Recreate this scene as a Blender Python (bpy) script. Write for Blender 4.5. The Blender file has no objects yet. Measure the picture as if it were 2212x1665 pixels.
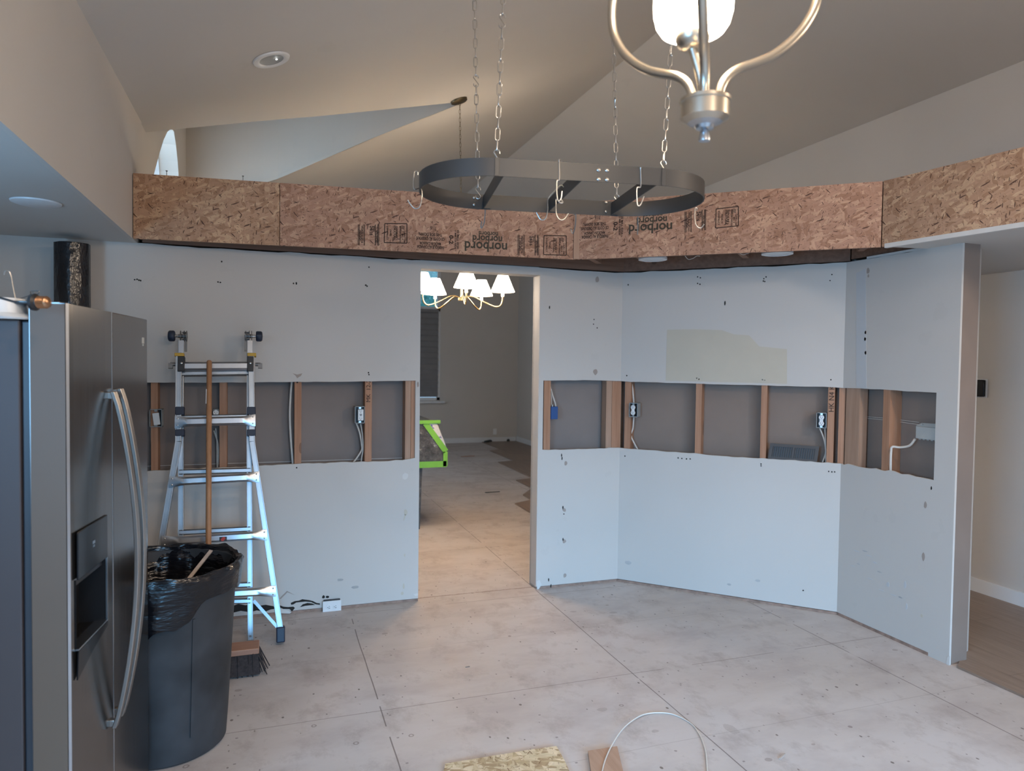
import bpy, bmesh, math, random
from mathutils import Vector, Matrix
random.seed(7)
R = math.radians
SC = bpy.context.scene
COL = SC.collection

# ------------------------------------------------------------------ camera, world, light, exposure
FW, FH = 2212, 1665
YAW, PITCH, ROLL, FPX, CH = R(19.078), R(1.836), R(-0.744), 1518.26, 1.5059
_f = Vector((math.sin(YAW)*math.cos(PITCH), math.cos(YAW)*math.cos(PITCH), -math.sin(PITCH)))
_r0 = Vector((math.cos(YAW), -math.sin(YAW), 0)); _u0 = _r0.cross(_f)
CR = _r0*math.cos(ROLL) - _u0*math.sin(ROLL); CU = _u0*math.cos(ROLL) + _r0*math.sin(ROLL)
cam_d = bpy.data.cameras.new('camera'); cam = bpy.data.objects.new('camera', cam_d); COL.objects.link(cam)
cam.matrix_world = Matrix(((CR.x, CU.x, -_f.x, 0), (CR.y, CU.y, -_f.y, 0), (CR.z, CU.z, -_f.z, CH), (0, 0, 0, 1)))
cam_d.sensor_width = 36; cam_d.lens = FPX/FW*36; cam_d.clip_start = .02
cam_d.dof.use_dof = True; cam_d.dof.focus_distance = 3.3; cam_d.dof.aperture_fstop = 3.4
SC.camera = cam
SC.view_settings.view_transform = 'Standard'; SC.view_settings.look = 'None'
SC.view_settings.gamma = 1; SC.view_settings.use_curve_mapping = False
SC.view_settings.exposure = 0.50
SC.cycles.max_bounces = 8; SC.cycles.diffuse_bounces = 5; SC.cycles.use_denoising = True
SC.cycles.sample_clamp_indirect = 6

w = bpy.data.worlds.new('sky'); SC.world = w; w.use_nodes = True
w.node_tree.nodes['Background'].inputs[0].default_value = (.42, .66, .92, 1)
w.node_tree.nodes['Background'].inputs[1].default_value = 1.0

def area(name, loc, size, sy, color, power, target, spread=180):
    d = bpy.data.lights.new(name, 'AREA'); d.shape = 'RECTANGLE'; d.size = size; d.size_y = sy
    d.color = color; d.energy = power; d.spread = R(spread)
    o = bpy.data.objects.new(name, d); COL.objects.link(o); o.location = loc
    o.rotation_euler = (Vector(target)-Vector(loc)).to_track_quat('-Z', 'Y').to_euler(); return o
area('daylight_kitchen_window', (1.3, -2.95, 1.15), 3.4, 1.7, (.20, .57, 1.0), 58, (1.4, 2.4, -1.4), 60)
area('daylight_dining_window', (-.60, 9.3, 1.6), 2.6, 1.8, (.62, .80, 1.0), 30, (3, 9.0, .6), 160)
def point(name, loc, color, power, radius=.04):
    d = bpy.data.lights.new(name, 'POINT'); d.color = color; d.energy = power; d.shadow_soft_size = radius
    o = bpy.data.objects.new(name, d); COL.objects.link(o); o.location = loc; return o

def spot(name, loc, color, power, ang, target, radius=.07):
    d = bpy.data.lights.new(name, 'SPOT'); d.color = color; d.energy = power; d.spot_size = R(ang); d.spot_blend = .6; d.shadow_soft_size = radius
    o = bpy.data.objects.new(name, d); COL.objects.link(o); o.location = loc
    o.rotation_euler = (Vector(target)-Vector(loc)).to_track_quat('-Z', 'Y').to_euler(); return o
spot('added_floor_spot', (.5, .3, 3.15), (1, .82, .66), 46, 115, (.6, 1.2, 0))  # unseen warm spot added to brighten the floor
spot('added_floor_spot', (2.4, .3, 3.7), (1, .82, .66), 46, 105, (2.3, 1.2, 0))  # second added floor spot, also out of view
point('added_warm_fill_back', (.9, -1.5, 2.45), (1, .80, .64), 40, .14)  # warm fill added behind the camera for ceiling and upper walls
point('added_warm_fill_right', (2.9, .5, 2.45), (1, .80, .62), 44, .10)  # warm light added out of view to brighten the bulkhead face
area('daylight_sink_window', (-1.86, -.35, 1.5), 1.0, 1.3, (.24, .58, 1.0), 25, (3.1, 2.6, .1), 90)
area('added_blue_soffit_fill', (-1.84, .9, 1.25), .5, .9, (.30, .62, 1.0), 7, (-1.25, 2.5, 2.5), 70)  # blue fill added low on the left, aimed up to tint the soffit
area('daylight_arched_window', (-.83, 5.62, 2.72), .62, 1.2, (.60, .82, 1.0), 9, (1.5, 6.0, 3.3), 170)

# ------------------------------------------------------------------ pixel helpers (points on real planes)
def ray(px, py): return (_f*FPX + CR*(px-FW/2) - CU*(py-FH/2)).normalized()
O = Vector((0, 0, CH))
def onpl(px, py, n, k):
    d = ray(px, py); n = Vector(n); return O + d*((k-n.dot(O))/n.dot(d))
def dep(px, py, z): d = ray(px, py); return O + d*(z/d.dot(_f))
def F(px, py, z=0.): return onpl(px, py, (0, 0, 1), z)
def FY(px, py, y): return onpl(px, py, (0, 1, 0), y)
def FX(px, py, x): return onpl(px, py, (1, 0, 0), x)

D, XB, LB, S2 = 4.3258, 2.2886, 1.3842, math.sqrt(.5)
XC, YC = XB+LB*S2, D-LB*S2            # wall_right: X = XC, starts at y = YC
ZT = 2.134
WALLS = {'A': (Vector((0, D, 0)), Vector((1, 0, 0)), Vector((0, 1, 0))),
         'B': (Vector((XB, D, 0)), Vector((S2, -S2, 0)), Vector((S2, S2, 0))),
         'C': (Vector((XC, YC, 0)), Vector((0, -1, 0)), Vector((1, 0, 0)))}
def W(k, u, z, d=0.):                 # d > 0 goes into the wall
    o, t, n = WALLS[k]; return o + t*u + n*d + Vector((0, 0, z))
def uz(k, px, py, d=0.):
    o, t, n = WALLS[k]; p = onpl(px, py, n, n.dot(o)+d); return (p-o).dot(t), p.z
def wp(k, px, py, d=0.): u, z = uz(k, px, py, d); return W(k, u, z, d)

# ------------------------------------------------------------------ node materials
class NT:
    def __init__(s, name):
        s.m = bpy.data.materials.new(name); s.m.use_nodes = True; s.t = s.m.node_tree; s.n = s.t.nodes
        s.b = s.n['Principled BSDF']; s._p = None
    def new(s, typ, **kw):
        n = s.n.new(typ)
        for k, v in kw.items(): setattr(n, k, v)
        return n
    def L(s, a, b): s.t.links.new(a, b)
    def setin(s, i, v):
        if hasattr(v, 'is_linked') or isinstance(v, bpy.types.NodeSocket): s.L(v, i)
        else: i.default_value = v
    def obj(s): 
        if s._p is None: s._p = s.new('ShaderNodeTexCoord').outputs['Object']
        return s._p
    def math(s, op, a, b=0., c=0.):
        n = s.new('ShaderNodeMath', operation=op)
        for i, v in enumerate((a, b, c)): s.setin(n.inputs[i], v)
        return n.outputs[0]
    def map(s, scale=(1, 1, 1), rot=(0, 0, 0), loc=(0, 0, 0), vec=None):
        n = s.new('ShaderNodeMapping'); s.L(vec or s.obj(), n.inputs[0])
        n.inputs['Scale'].default_value = scale; n.inputs['Rotation'].default_value = rot; n.inputs['Location'].default_value = loc
        return n.outputs[0]
    def noise(s, scale, detail=3, vec=None, rough=.5):
        n = s.new('ShaderNodeTexNoise'); n.inputs['Scale'].default_value = scale; n.inputs['Detail'].default_value = detail
        n.inputs['Roughness'].default_value = rough; s.L(vec or s.obj(), n.inputs['Vector']); return n.outputs['Fac']
    def vor(s, scale, vec=None, feature='F1', out='Distance', rnd=1.):
        n = s.new('ShaderNodeTexVoronoi', feature=feature); n.inputs['Scale'].default_value = scale
        n.inputs['Randomness'].default_value = rnd; s.L(vec or s.obj(), n.inputs['Vector']); return n.outputs[out]
    def ramp(s, fac, stops, interp='LINEAR'):
        n = s.new('ShaderNodeValToRGB'); n.color_ramp.interpolation = interp; e = n.color_ramp.elements
        while len(e) < len(stops): e.new(.5)
        for i, (p, c) in enumerate(stops): e[i].position = p; e[i].color = (*c, 1) if len(c) == 3 else c
        s.L(fac, n.inputs[0]); return n.outputs[0]
    def mix(s, fac, a, b, mode='MIX'):
        n = s.new('ShaderNodeMix', data_type='RGBA', blend_type=mode)
        s.setin(n.inputs[0], fac)
        s.setin(n.inputs[6], a if not isinstance(a, tuple) else (*a, 1)); s.setin(n.inputs[7], b if not isinstance(b, tuple) else (*b, 1))
        return n.outputs[2]
    def bump(s, h, strength=.2, dist=.002):
        n = s.new('ShaderNodeBump'); n.inputs['Strength'].default_value = strength; n.inputs['Distance'].default_value = dist
        s.L(h, n.inputs['Height']); s.L(n.outputs[0], s.b.inputs['Normal'])
    def done(s, color=None, rough=.6, metal=0., spec=None):
        if color is not None: s.setin(s.b.inputs['Base Color'], (*color, 1) if isinstance(color, tuple) else color)
        s.setin(s.b.inputs['Roughness'], rough); s.b.inputs['Metallic'].default_value = metal
        if spec is not None: s.b.inputs['Specular IOR Level'].default_value = spec
        return s.m

def simple(name, c, rough=.5, metal=0., var=.06, scale=8, bump=0., bs=60, spec=None):
    t = NT(name); n = t.noise(scale)
    lo = tuple(max(0, x*(1-var)) for x in c); hi = tuple(min(1, x*(1+var)) for x in c)
    col = t.ramp(n, [(.3, lo), (.7, hi)])
    if bump: t.bump(t.noise(bs, 2), bump)
    return t.done(col, rough, metal, spec)
def emit(name, c, strength):
    t = NT(name); t.b.inputs['Base Color'].default_value = (*c, 1)
    n = t.ramp(t.noise(6), [(0, c), (1, tuple(min(1, x*1.03) for x in c))])
    t.L(n, t.b.inputs['Emission Color']); t.b.inputs['Emission Strength'].default_value = strength; return t.m

def wood(name, c1, c2, axis='Z', rough=.7, gs=1.):
    t = NT(name); sc = {'X': (1.2, 26, 26), 'Y': (26, 1.2, 26), 'Z': (26, 26, 1.2)}[axis]
    v = t.map(tuple(x*gs for x in sc)); n = t.noise(1.6, 5, v, .6)
    col = t.ramp(n, [(.3, c1), (.7, c2)])
    kn = t.vor(5, t.map((1, 1, .35)) if axis == 'Z' else None)
    col = t.mix(t.math('MULTIPLY', t.math('LESS_THAN', kn, .09), .55), col, tuple(x*.35 for x in c1))
    t.bump(n, .15); return t.done(col, rough)

def m_osb(name, tint=(1, 1, 1), pale=False):
    t = NT(name); base = t.obj()
    wv = t.new('ShaderNodeTexNoise'); wv.inputs['Scale'].default_value = 14; t.L(base, wv.inputs['Vector'])
    va = t.new('ShaderNodeVectorMath', operation='MULTIPLY_ADD'); t.L(wv.outputs['Color'], va.inputs[0])
    va.inputs[1].default_value = (.022, .022, .022); t.L(base, va.inputs[2]); v0 = va.outputs[0]
    def rs(ang, sx, sz, off=0.): return t.map((sx, 1, sz), vec=t.map((1, 1, 1), (0, R(ang), 0), (off, 0, off*.7), v0))
    if pale: pal = [(.50, .38, .22), (.62, .50, .32), (.74, .62, .43), (.66, .55, .36), (.42, .30, .17)]
    else: pal = [(.43, .245, .165), (.46, .27, .185), (.55, .345, .235), (.45, .26, .18), (.36, .195, .125)]
    pal = [tuple(a*b for a, b in zip(p, tint)) for p in pal]
    col = None
    for i, (el, ang, sc) in enumerate([(2.0, 12, 7), (2.4, -35, 8), (2.8, 68, 10), (2.6, -78, 11), (3.2, 35, 12), (3.4, -10, 14), (3.4, 100, 16), (3.6, 22, 18)]):
        n = t.new('ShaderNodeTexVoronoi'); n.inputs['Scale'].default_value = sc; t.L(rs(ang, 1, el, i*3.1), n.inputs['Vector'])
        sp = t.new('ShaderNodeSeparateColor'); t.L(n.outputs['Color'], sp.inputs[0])
        c = t.ramp(sp.outputs[0], [(k/5, pal[k]) for k in range(5)], 'CONSTANT')
        g = t.noise(22, 3, rs(ang, 1, 7, i))
        c = t.mix(.6, c, t.mix(1, c, t.ramp(g, [(.3, (.80, .78, .76)), (.7, (1.12, 1.1, 1.08))]), 'MULTIPLY'))
        if col is None: col = c
        else: col = t.mix(t.math('GREATER_THAN', sp.outputs[1], .62), col, c)
    big = t.noise(3.2, 2)
    col = t.mix(1, col, t.ramp(big, [(.3, (.86, .84, .82)), (.7, (1.06, 1.05, 1.04))]), 'MULTIPLY')
    for j, (ang, sc, th) in enumerate([(20, 9, .74), (-50, 11, .76), (80, 14, .76), (-15, 17, .74), (45, 22, .72), (-75, 27, .72), (8, 32, .70), (-35, 38, .70)]):
        n = t.new('ShaderNodeTexVoronoi'); n.inputs['Scale'].default_value = sc; t.L(rs(ang, 1, 6.0, 5+j*2.3), n.inputs['Vector'])
        sp = t.new('ShaderNodeSeparateColor'); t.L(n.outputs['Color'], sp.inputs[0])
        mask = t.math('MULTIPLY', t.math('GREATER_THAN', sp.outputs[2], th), t.math('LESS_THAN', n.outputs['Distance'], .18))
        col = t.mix(t.math('MULTIPLY', mask, .9), col, (.055, .019, .011) if not pale else (.2, .11, .05))
    t.bump(t.noise(70, 3), .2)
    return t.done(col, .75)

# paint
def paint(name, c, rough=.62, b=.12):
    t = NT(name); n = t.noise(1.3, 2); col = t.ramp(n, [(.35, tuple(x*.965 for x in c)), (.65, c)])
    sm = t.noise(5, 4); col = t.mix(t.math('MULTIPLY', t.math('GREATER_THAN', sm, .70), .06), col, tuple(x*.6 for x in c))
    t.bump(t.noise(120, 2), b, .001); return t.done(col, rough)
M = {}
M['paint'] = paint('wall_paint', (.575, .54, .50))
M['ceil'] = paint('ceiling_paint', (.56, .535, .50), .8)
M['trim'] = paint('white_trim_paint', (.72, .73, .74), .4)
M['paper'] = simple('brown_drywall_paper', (.25, .192, .158), .85, var=.06, scale=4)
M['paperL'] = simple('grey_drywall_back_paper', (.235, .195, .175), .85, var=.06, scale=4)
M['gyp'] = simple('raw_gypsum_edge', (.62, .60, .57), .9)
M['glue'] = simple('dried_adhesive', (.36, .30, .26), .8)
M['tan'] = simple('old_cream_paint', (.54, .485, .39), .62, var=.02)
M['cool'] = simple('newer_cool_paint', (.52, .525, .53), .6, var=.01)
M['dirt'] = simple('scuffed_dirt', (.42, .41, .40), .8, var=.2)
M['hole'] = simple('dark_hole', (.02, .018, .016), .9)
M['stud'] = wood('fir_stud', (.34, .165, .09), (.47, .255, .155))
M['sole'] = simple('dusty_sole_plate', (.30, .20, .155), .85, var=.25, scale=30)
M['studd'] = wood('fir_stud_dusty', (.36, .215, .14), (.46, .30, .21))
M['lumx'] = wood('fir_beam', (.17, .085, .052), (.25, .135, .085), 'X')
M['lumy'] = wood('fir_joist', (.20, .105, .066), (.28, .155, .10), 'Y')
M['broom'] = wood('broom_handle_wood', (.34, .16, .075), (.45, .235, .12), 'Z', .4)
M['block'] = wood('broom_block_wood', (.30, .14, .085), (.38, .20, .12), 'X', .5)
M['lath'] = wood('thin_lath', (.42, .34, .29), (.55, .46, .40), 'X', .7)
M['osb'] = m_osb('oriented_strand_board')
M['osb2'] = m_osb('oriented_strand_board_tan', (1.02, 1.08, 1.0))
M['osbp'] = m_osb('pale_strand_board', pale=True)
M['ink'] = simple('stamp_ink', (.04, .022, .015), .8, var=.3, scale=60)
M['inkg'] = simple('grey_green_stamp_ink', (.055, .045, .03), .8, var=.35, scale=60)
M['white'] = simple('white_plastic', (.75, .76, .76), .35, var=.01)
M['cable'] = simple('cream_cable_sheath', (.66, .60, .53), .45, var=.04)
M['black'] = simple('black_plastic', (.018, .018, .02), .4)
M['rack'] = simple('grey_powder_coat', (.045, .042, .040), .5, .2, var=.05)
M['steel'] = simple('zinc_steel', (.48, .46, .43), .3, 1., var=.08)
M['nickel'] = simple('brushed_nickel', (.58, .52, .43), .32, 1., var=.05)
M['brass'] = simple('aged_brass', (.50, .38, .20), .3, 1., var=.1)
M['copper'] = simple('copper_thread', (.42, .24, .14), .3, 1., var=.1)
M['dbrass'] = simple('dark_antique_brass', (.16, .125, .075), .4, 1., var=.2)
M['alu'] = simple('ladder_aluminium', (.40, .43, .46), .38, 1., var=.06, scale=14, bump=.05)
M['aluw'] = simple('bright_aluminium', (.52, .54, .57), .32, 1., var=.04, scale=14)
M['navy'] = simple('navy_plastic', (.014, .022, .045), .5)
M['yellow'] = simple('yellow_plastic', (.55, .33, .04), .5)
M['grey'] = simple('grey_cast_metal', (.20, .195, .19), .45, .8)
M['can'] = simple('scuffed_grey_plastic', (.030, .031, .034), .6, var=.6, scale=5, bump=.05)
M['bristle'] = simple('dark_bristles', (.032, .022, .020), .9, var=.4, scale=80)
M['blue'] = simple('blue_box_plastic', (.012, .065, .22), .45)
M['boxin'] = simple('box_plastic', (.34, .36, .36), .5)
M['reg'] = simple('taupe_register_paint', (.062, .052, .047), .5, .2)
M['plate'] = simple('grey_steel_plate', (.44, .45, .43), .5, .1)
M['green'] = simple('green_tape', (.17, .46, .05), .55)
M['glassw'] = simple('frosted_lens', (.62, .66, .68), .3)
M['blind'] = simple('grey_cellular_blind', (.22, .215, .22), .8, var=.05)
M['hose'] = simple('dark_hose', (.035, .045, .045), .6)
M['leafbg'] = None

# stainless steel, vertical brushing
t = NT('stainless_steel'); g = t.noise(3, 4, t.map((60, 60, .8))); 
M['ss'] = t.done(t.ramp(g, [(.3, (.165, .155, .15)), (.7, (.195, .185, .178))]), t.math('MULTIPLY_ADD', g, .08, .17), .95)
t = NT('fridge_side_paint'); M['fside'] = t.done(t.ramp(t.noise(2), [(.3, (.058, .044, .043)), (.7, (.064, .050, .049))]), .5, .1)
t = NT('fridge_door_edge'); M['fedge'] = t.done(t.ramp(t.noise(2), [(.3, (.125, .082, .056)), (.7, (.135, .09, .062))]), .5, .15)
M['darkm'] = simple('matte_black', (.008, .008, .009), .7, spec=.2)
M['gloss'] = simple('black_gloss', (.007, .007, .009), .2, spec=.3)
M['gasket'] = simple('dark_rubber_gasket', (.03, .033, .04), .4)
# black bin liner: wrinkled
t = NT('black_bin_liner'); h = t.noise(5, 4, t.map((1, 1, 4.5)), .55); h2 = t.noise(13, 3, t.map((1, 1, 2.5)))
t.bump(t.math('ADD', h, t.math('MULTIPLY', h2, .35)), .5, .03); M['bag'] = t.done((.006, .0065, .009), .2, 0, .5)
t = NT('clear_black_sheeting'); h = t.noise(5, 5, t.map((1, 1, .5)), .62); t.bump(h, .8, .03)
M['sheet'] = t.done(t.ramp(h, [(.35, (.008, .008, .010)), (.62, (.016, .017, .02)), (.68, (.05, .055, .065))]), .2, 0, .6)
t = NT('plastic_film'); h = t.noise(16, 5, None, .7); t.bump(h, .9, .02)
M['film'] = t.done(t.ramp(h, [(.35, (.035, .033, .032)), (.6, (.10, .098, .095)), (.72, (.45, .44, .43))]), .3)
t = NT('masking_paper'); M['mask'] = t.done(t.ramp(t.noise(22), [(.42, (.60, .60, .60)), (.55, (.62, .62, .62)), (.6, (.12, .14, .35))]), .8)

# subfloor
t = NT('plywood_subfloor'); sep = t.new('ShaderNodeSeparateXYZ'); geo = t.new('ShaderNodeNewGeometry'); t.L(geo.outputs['Position'], sep.inputs[0])
wob = t.math('MULTIPLY', t.math('SUBTRACT', t.noise(1.5, 2), .5), .015)
X, Y = t.math('ADD', sep.outputs[0], wob), t.math('ADD', sep.outputs[1], wob)
def saw(v, off, per):
    q = t.math('DIVIDE', t.math('SUBTRACT', v, off), per); q = t.math('FRACT', t.math('ADD', q, .5)); return t.math('MULTIPLY', t.math('ABSOLUTE', t.math('SUBTRACT', q, .5)), per)
sx = saw(X, .46, 1.22); sy = saw(Y, 3.0, 1.22); sy2 = saw(Y, 3.61, 1.22)
grain = t.noise(1.6, 5, t.map((1, 3.2, 1)), .6)
col = t.ramp(grain, [(.25, (.44, .375, .335)), (.5, (.505, .445, .405)), (.75, (.55, .49, .455))])
col = t.mix(t.ramp(t.noise(.9, 3), [(.35, (0, 0, 0)), (.7, (.8, .8, .8))]), col, (.57, .535, .53))
blot = t.noise(2.3, 4, t.map((1, 1.7, 1), (0, 0, -.6), (4, 2, 0)), .65); col = t.mix(t.ramp(blot, [(.48, (0, 0, 0)), (.66, (.55, .55, .55))]), col, (.40, .345, .33))
dirt = t.noise(4.5, 5, t.map((1.4, 1, 1), (0, 0, .5)), .7); col = t.mix(t.ramp(dirt, [(.52, (0, 0, 0)), (.70, (.6, .6, .6))]), col, (.33, .275, .25))
fine = t.noise(26, 4, None, .7); col = t.mix(t.ramp(fine, [(.62, (0, 0, 0)), (.75, (.35, .35, .35))]), col, (.32, .27, .24))
def spots(scale, th, keep, k, c_, el=(1, .75, 1), rot=.0, ring=False, off=0.):
    global col
    v = t.new('ShaderNodeTexVoronoi'); v.inputs['Scale'].default_value = scale; t.L(t.map(el, (0, 0, rot), (0, off, scale)), v.inputs['Vector'])
    sp = t.new('ShaderNodeSeparateColor'); t.L(v.outputs['Color'], sp.inputs[0])
    d_ = t.math('ADD', v.outputs['Distance'], t.math('MULTIPLY', t.math('SUBTRACT', fine, .5), th*.8))
    mk = t.math('MULTIPLY', t.math('LESS_THAN', d_, th), t.math('GREATER_THAN', sp.outputs[0], keep))
    if ring: mk = t.math('MULTIPLY', mk, t.math('GREATER_THAN', d_, th*.55))
    col = t.mix(t.math('MULTIPLY', mk, k), col, c_)
spots(1.7, .085, .35, .35, (.29, .245, .225), (1.7, 1, 1), .5)
spots(2.6, .075, .45, .40, (.27, .22, .20), (1, 1.6, 1), -.4)
spots(3.7, .060, .40, .50, (.24, .185, .16), (1, 1.3, 1), .9)
spots(5.2, .060, .50, .65, (.20, .15, .13), (1, 1, 1), 0, True)
spots(7.5, .050, .40, .8, (.10, .075, .06)); spots(11, .050, .45, .8, (.10, .075, .06), (1, .6, 1), .7)
spots(15, .055, .5, .75, (.12, .09, .075)); spots(24, .075, .55, .6, (.14, .105, .09), (1, .4, 1), 1.1)
nx = saw(Y, .1, .19); nail = t.math('MULTIPLY', t.math('LESS_THAN', saw(X, .49, .61), .005), t.math('LESS_THAN', nx, .004)); col = t.mix(t.math('MULTIPLY', nail, .6), col, (.12, .09, .08))
brk = t.math('GREATER_THAN', t.noise(3.5, 2), .40)
col = t.mix(t.math('MULTIPLY', t.math('MULTIPLY', t.math('LESS_THAN', sx, .0026), brk), .8), col, (.13, .10, .09))
col = t.mix(t.math('MULTIPLY', t.math('MULTIPLY', t.math('LESS_THAN', sy, .0024), brk), .6), col, (.17, .13, .11))
col = t.mix(t.math('MULTIPLY', t.math('LESS_THAN', sy2, .0016), .3), col, (.17, .13, .11))
thr = t.math('LESS_THAN', t.math('ABSOLUTE', t.math('SUBTRACT', t.math('ADD', sep.outputs[1], t.math('MULTIPLY', fine, .03)), 4.395)), .007); col = t.mix(t.math('MULTIPLY', thr, .6), col, (.20, .13, .10))
t.bump(t.math('ADD', grain, dirt), .12); M['floor'] = t.done(col, .62)
# laminate planks
t = NT('brown_laminate_planks'); br = t.new('ShaderNodeTexBrick'); t.L(t.map((1, 1, 1), (0, 0, R(90))), br.inputs['Vector'])
br.inputs['Scale'].default_value = 1; br.inputs['Brick Width'].default_value = 1.2; br.inputs['Row Height'].default_value = .18; br.inputs['Mortar Size'].default_value = .002
br.inputs['Color1'].default_value = (.235, .165, .125, 1); br.inputs['Color2'].default_value = (.29, .21, .16, 1); br.inputs['Mortar'].default_value = (.10, .07, .05, 1)
g = t.noise(2, 5, t.map((22, 1.6, 1)), .6)
M['lam'] = t.done(t.mix(.5, br.outputs['Color'], t.ramp(g, [(.3, (.17, .12, .09)), (.7, (.34, .25, .19))])), .42)

# lamp glow, and emission for a painted glint
M['shade_k'] = emit('lit_frosted_glass', (1.0, .80, .58), 26)
M['shade_d'] = emit('lit_fabric_shade', (1.0, .80, .58), 15)
M['glint_glow'] = emit('painted_glint', (1, 1, .95), 3)
t = NT('garden_leaves'); n = t.noise(28, 4, None, .7)
c = t.ramp(n, [(.35, (.02, .10, .10)), (.5, (.06, .30, .26)), (.62, (.25, .60, .60))]); M['leafbg'] = t.done(c, .8)

# ------------------------------------------------------------------ mesh builder
class MB:
    def __init__(s): s.v = []; s.f = []; s.m = []
    def add(s, vs, fs, mi=0):
        o = len(s.v); s.v += [Vector(v) for v in vs]; s.f += [tuple(i+o for i in f) for f in fs]; s.m += [mi]*len(fs); return s
    def obox(s, c, ax, ay, az, mi=0):       # centre, half-axes
        c, ax, ay, az = map(Vector, (c, ax, ay, az))
        vs = [c+ax*i+ay*j+az*k for i in (-1, 1) for j in (-1, 1) for k in (-1, 1)]
        fs = [(0, 1, 3, 2), (4, 6, 7, 5), (0, 4, 5, 1), (2, 3, 7, 6), (0, 2, 6, 4), (1, 5, 7, 3)]
        if ax.cross(ay).dot(az) < 0: fs = [f[::-1] for f in fs]
        return s.add(vs, fs, mi)
    def box(s, a, b, mi=0):
        a, b = Vector(a), Vector(b); h = (b-a)/2; return s.obox((a+b)/2, (abs(h.x), 0, 0), (0, abs(h.y), 0), (0, 0, abs(h.z)), mi)
    def bar(s, p, q, w, h, up=(0, 0, 1), mi=0):
        p, q = Vector(p), Vector(q); d = (q-p); t_ = d.normalized(); sd = t_.cross(Vector(up)).normalized(); u = sd.cross(t_)
        return s.obox((p+q)/2, d/2, sd*w/2, u*h/2, mi)
    def prism(s, pts, ext, mi=0, mi_side=None):
        n = len(pts); pts = [Vector(p) for p in pts]; e = Vector(ext)
        nrm = sum((pts[i].cross(pts[(i+1) % n]) for i in range(n)), Vector())
        if nrm.dot(e) > 0: pts = pts[::-1]
        s.add(pts+[p+e for p in pts], [tuple(range(n)), tuple(range(2*n-1, n-1, -1))], mi)
        o = len(s.v)-2*n
        for i in range(n):
            j = (i+1) % n; s.f.append((o+j, o+i, o+n+i, o+n+j)); s.m.append(mi if mi_side is None else mi_side)
        return s
    def tube(s, pts, r, seg=8, closed=False, mi=0, cap=True):
        pts = [Vector(p) for p in pts]; n = len(pts); rr = r if isinstance(r, (list, tuple)) else [r]*n
        o = len(s.v); prev = None
        for i in range(n):
            a = pts[i-1] if (i or closed) else pts[0]; b = pts[(i+1) % n] if (i < n-1 or closed) else pts[-1]
            t_ = (b-a).normalized()
            if prev is None: x = t_.cross(Vector((.31, .77, .55))).normalized()
            else: x = (prev-t_*prev.dot(t_)).normalized()
            prev = x; y = t_.cross(x)
            for k in range(seg):
                a_ = 2*math.pi*k/seg; s.v.append(pts[i]+(x*math.cos(a_)+y*math.sin(a_))*rr[i])
        for i in range(n if closed else n-1):
            j = (i+1) % n
            for k in range(seg):
                k2 = (k+1) % seg; s.f.append((o+i*seg+k, o+i*seg+k2, o+j*seg+k2, o+j*seg+k)); s.m.append(mi)
        if not closed and cap:
            s.f.append(tuple(o+k for k in range(seg-1, -1, -1))); s.f.append(tuple(o+(n-1)*seg+k for k in range(seg))); s.m += [mi, mi]
        return s
    def cyl(s, p, q, r0, r1=None, seg=20, mi=0): return s.tube([p, q], [r0, r0 if r1 is None else r1], seg, mi=mi)
    def lathe(s, prof, c, axis=(0, 0, 1), seg=28, mi=0, fn=None, closed=False):
        c, ax = Vector(c), Vector(axis).normalized(); x = ax.orthogonal().normalized()
        if abs(ax.z) > .999: x = Vector((1, 0, 0))
        y = ax.cross(x); o = len(s.v)
        for i, (r, h) in enumerate(prof):
            for k in range(seg):
                a_ = 2*math.pi*k/seg; rr, hh = (r, h) if fn is None else fn(i, a_, r, h)
                s.v.append(c+ax*hh+(x*math.cos(a_)+y*math.sin(a_))*rr)
        for i in range(len(prof)-1):
            for k in range(seg):
                k2 = (k+1) % seg; s.f.append((o+i*seg+k, o+i*seg+k2, o+(i+1)*seg+k2, o+(i+1)*seg+k)); s.m.append(mi)
        if prof[0][0] > 1e-5 and closed: s.f.append(tuple(o+k for k in range(seg-1, -1, -1))); s.m.append(mi)
        if prof[-1][0] > 1e-5 and closed: s.f.append(tuple(o+(len(prof)-1)*seg+k for k in range(seg))); s.m.append(mi)
        return s
    def blob(s, c, t_, u_, rx, rz, n=9, jit=.18, mi=0, th=.0012, nrm=None):   # small flat irregular patch
        c, t_, u_ = Vector(c), Vector(t_), Vector(u_); nn = nrm if nrm is not None else t_.cross(u_)
        pts = [c+t_*math.cos(2*math.pi*k/n)*rx*(1+random.uniform(-jit, jit))+u_*math.sin(2*math.pi*k/n)*rz*(1+random.uniform(-jit, jit)) for k in range(n)]
        return s.prism(pts, nn*th, mi)
    def build(s, name, mats, parent=None, smooth=True, bevel=0., frame=None):
        mats = mats if isinstance(mats, (list, tuple)) else [mats]
        me = bpy.data.meshes.new(name)
        inv = frame.inverted() if frame is not None else None
        base = Vector((0, 0, 0)); pinv = world_mat(parent).inverted() if parent is not None else Matrix.Identity(4)
        vs = [(inv @ v) if inv is not None else pinv @ v for v in s.v]
        me.from_pydata(vs, [], s.f); me.update()
        for m in mats: me.materials.append(m)
        me.polygons.foreach_set('material_index', s.m)
        me.validate()
        if smooth:
            me.polygons.foreach_set('use_smooth', [True]*len(me.polygons)); me.set_sharp_from_angle(angle=R(38))
        o = bpy.data.objects.new(name, me); COL.objects.link(o)
        if parent is not None: o.parent = parent
        if frame is not None: o.matrix_local = Matrix.Translation(-base) @ frame
        if bevel:
            b = o.modifiers.new('bevel', 'BEVEL'); b.width = bevel; b.segments = 2; b.limit_method = 'ANGLE'; b.angle_limit = R(40)
        return o
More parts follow.
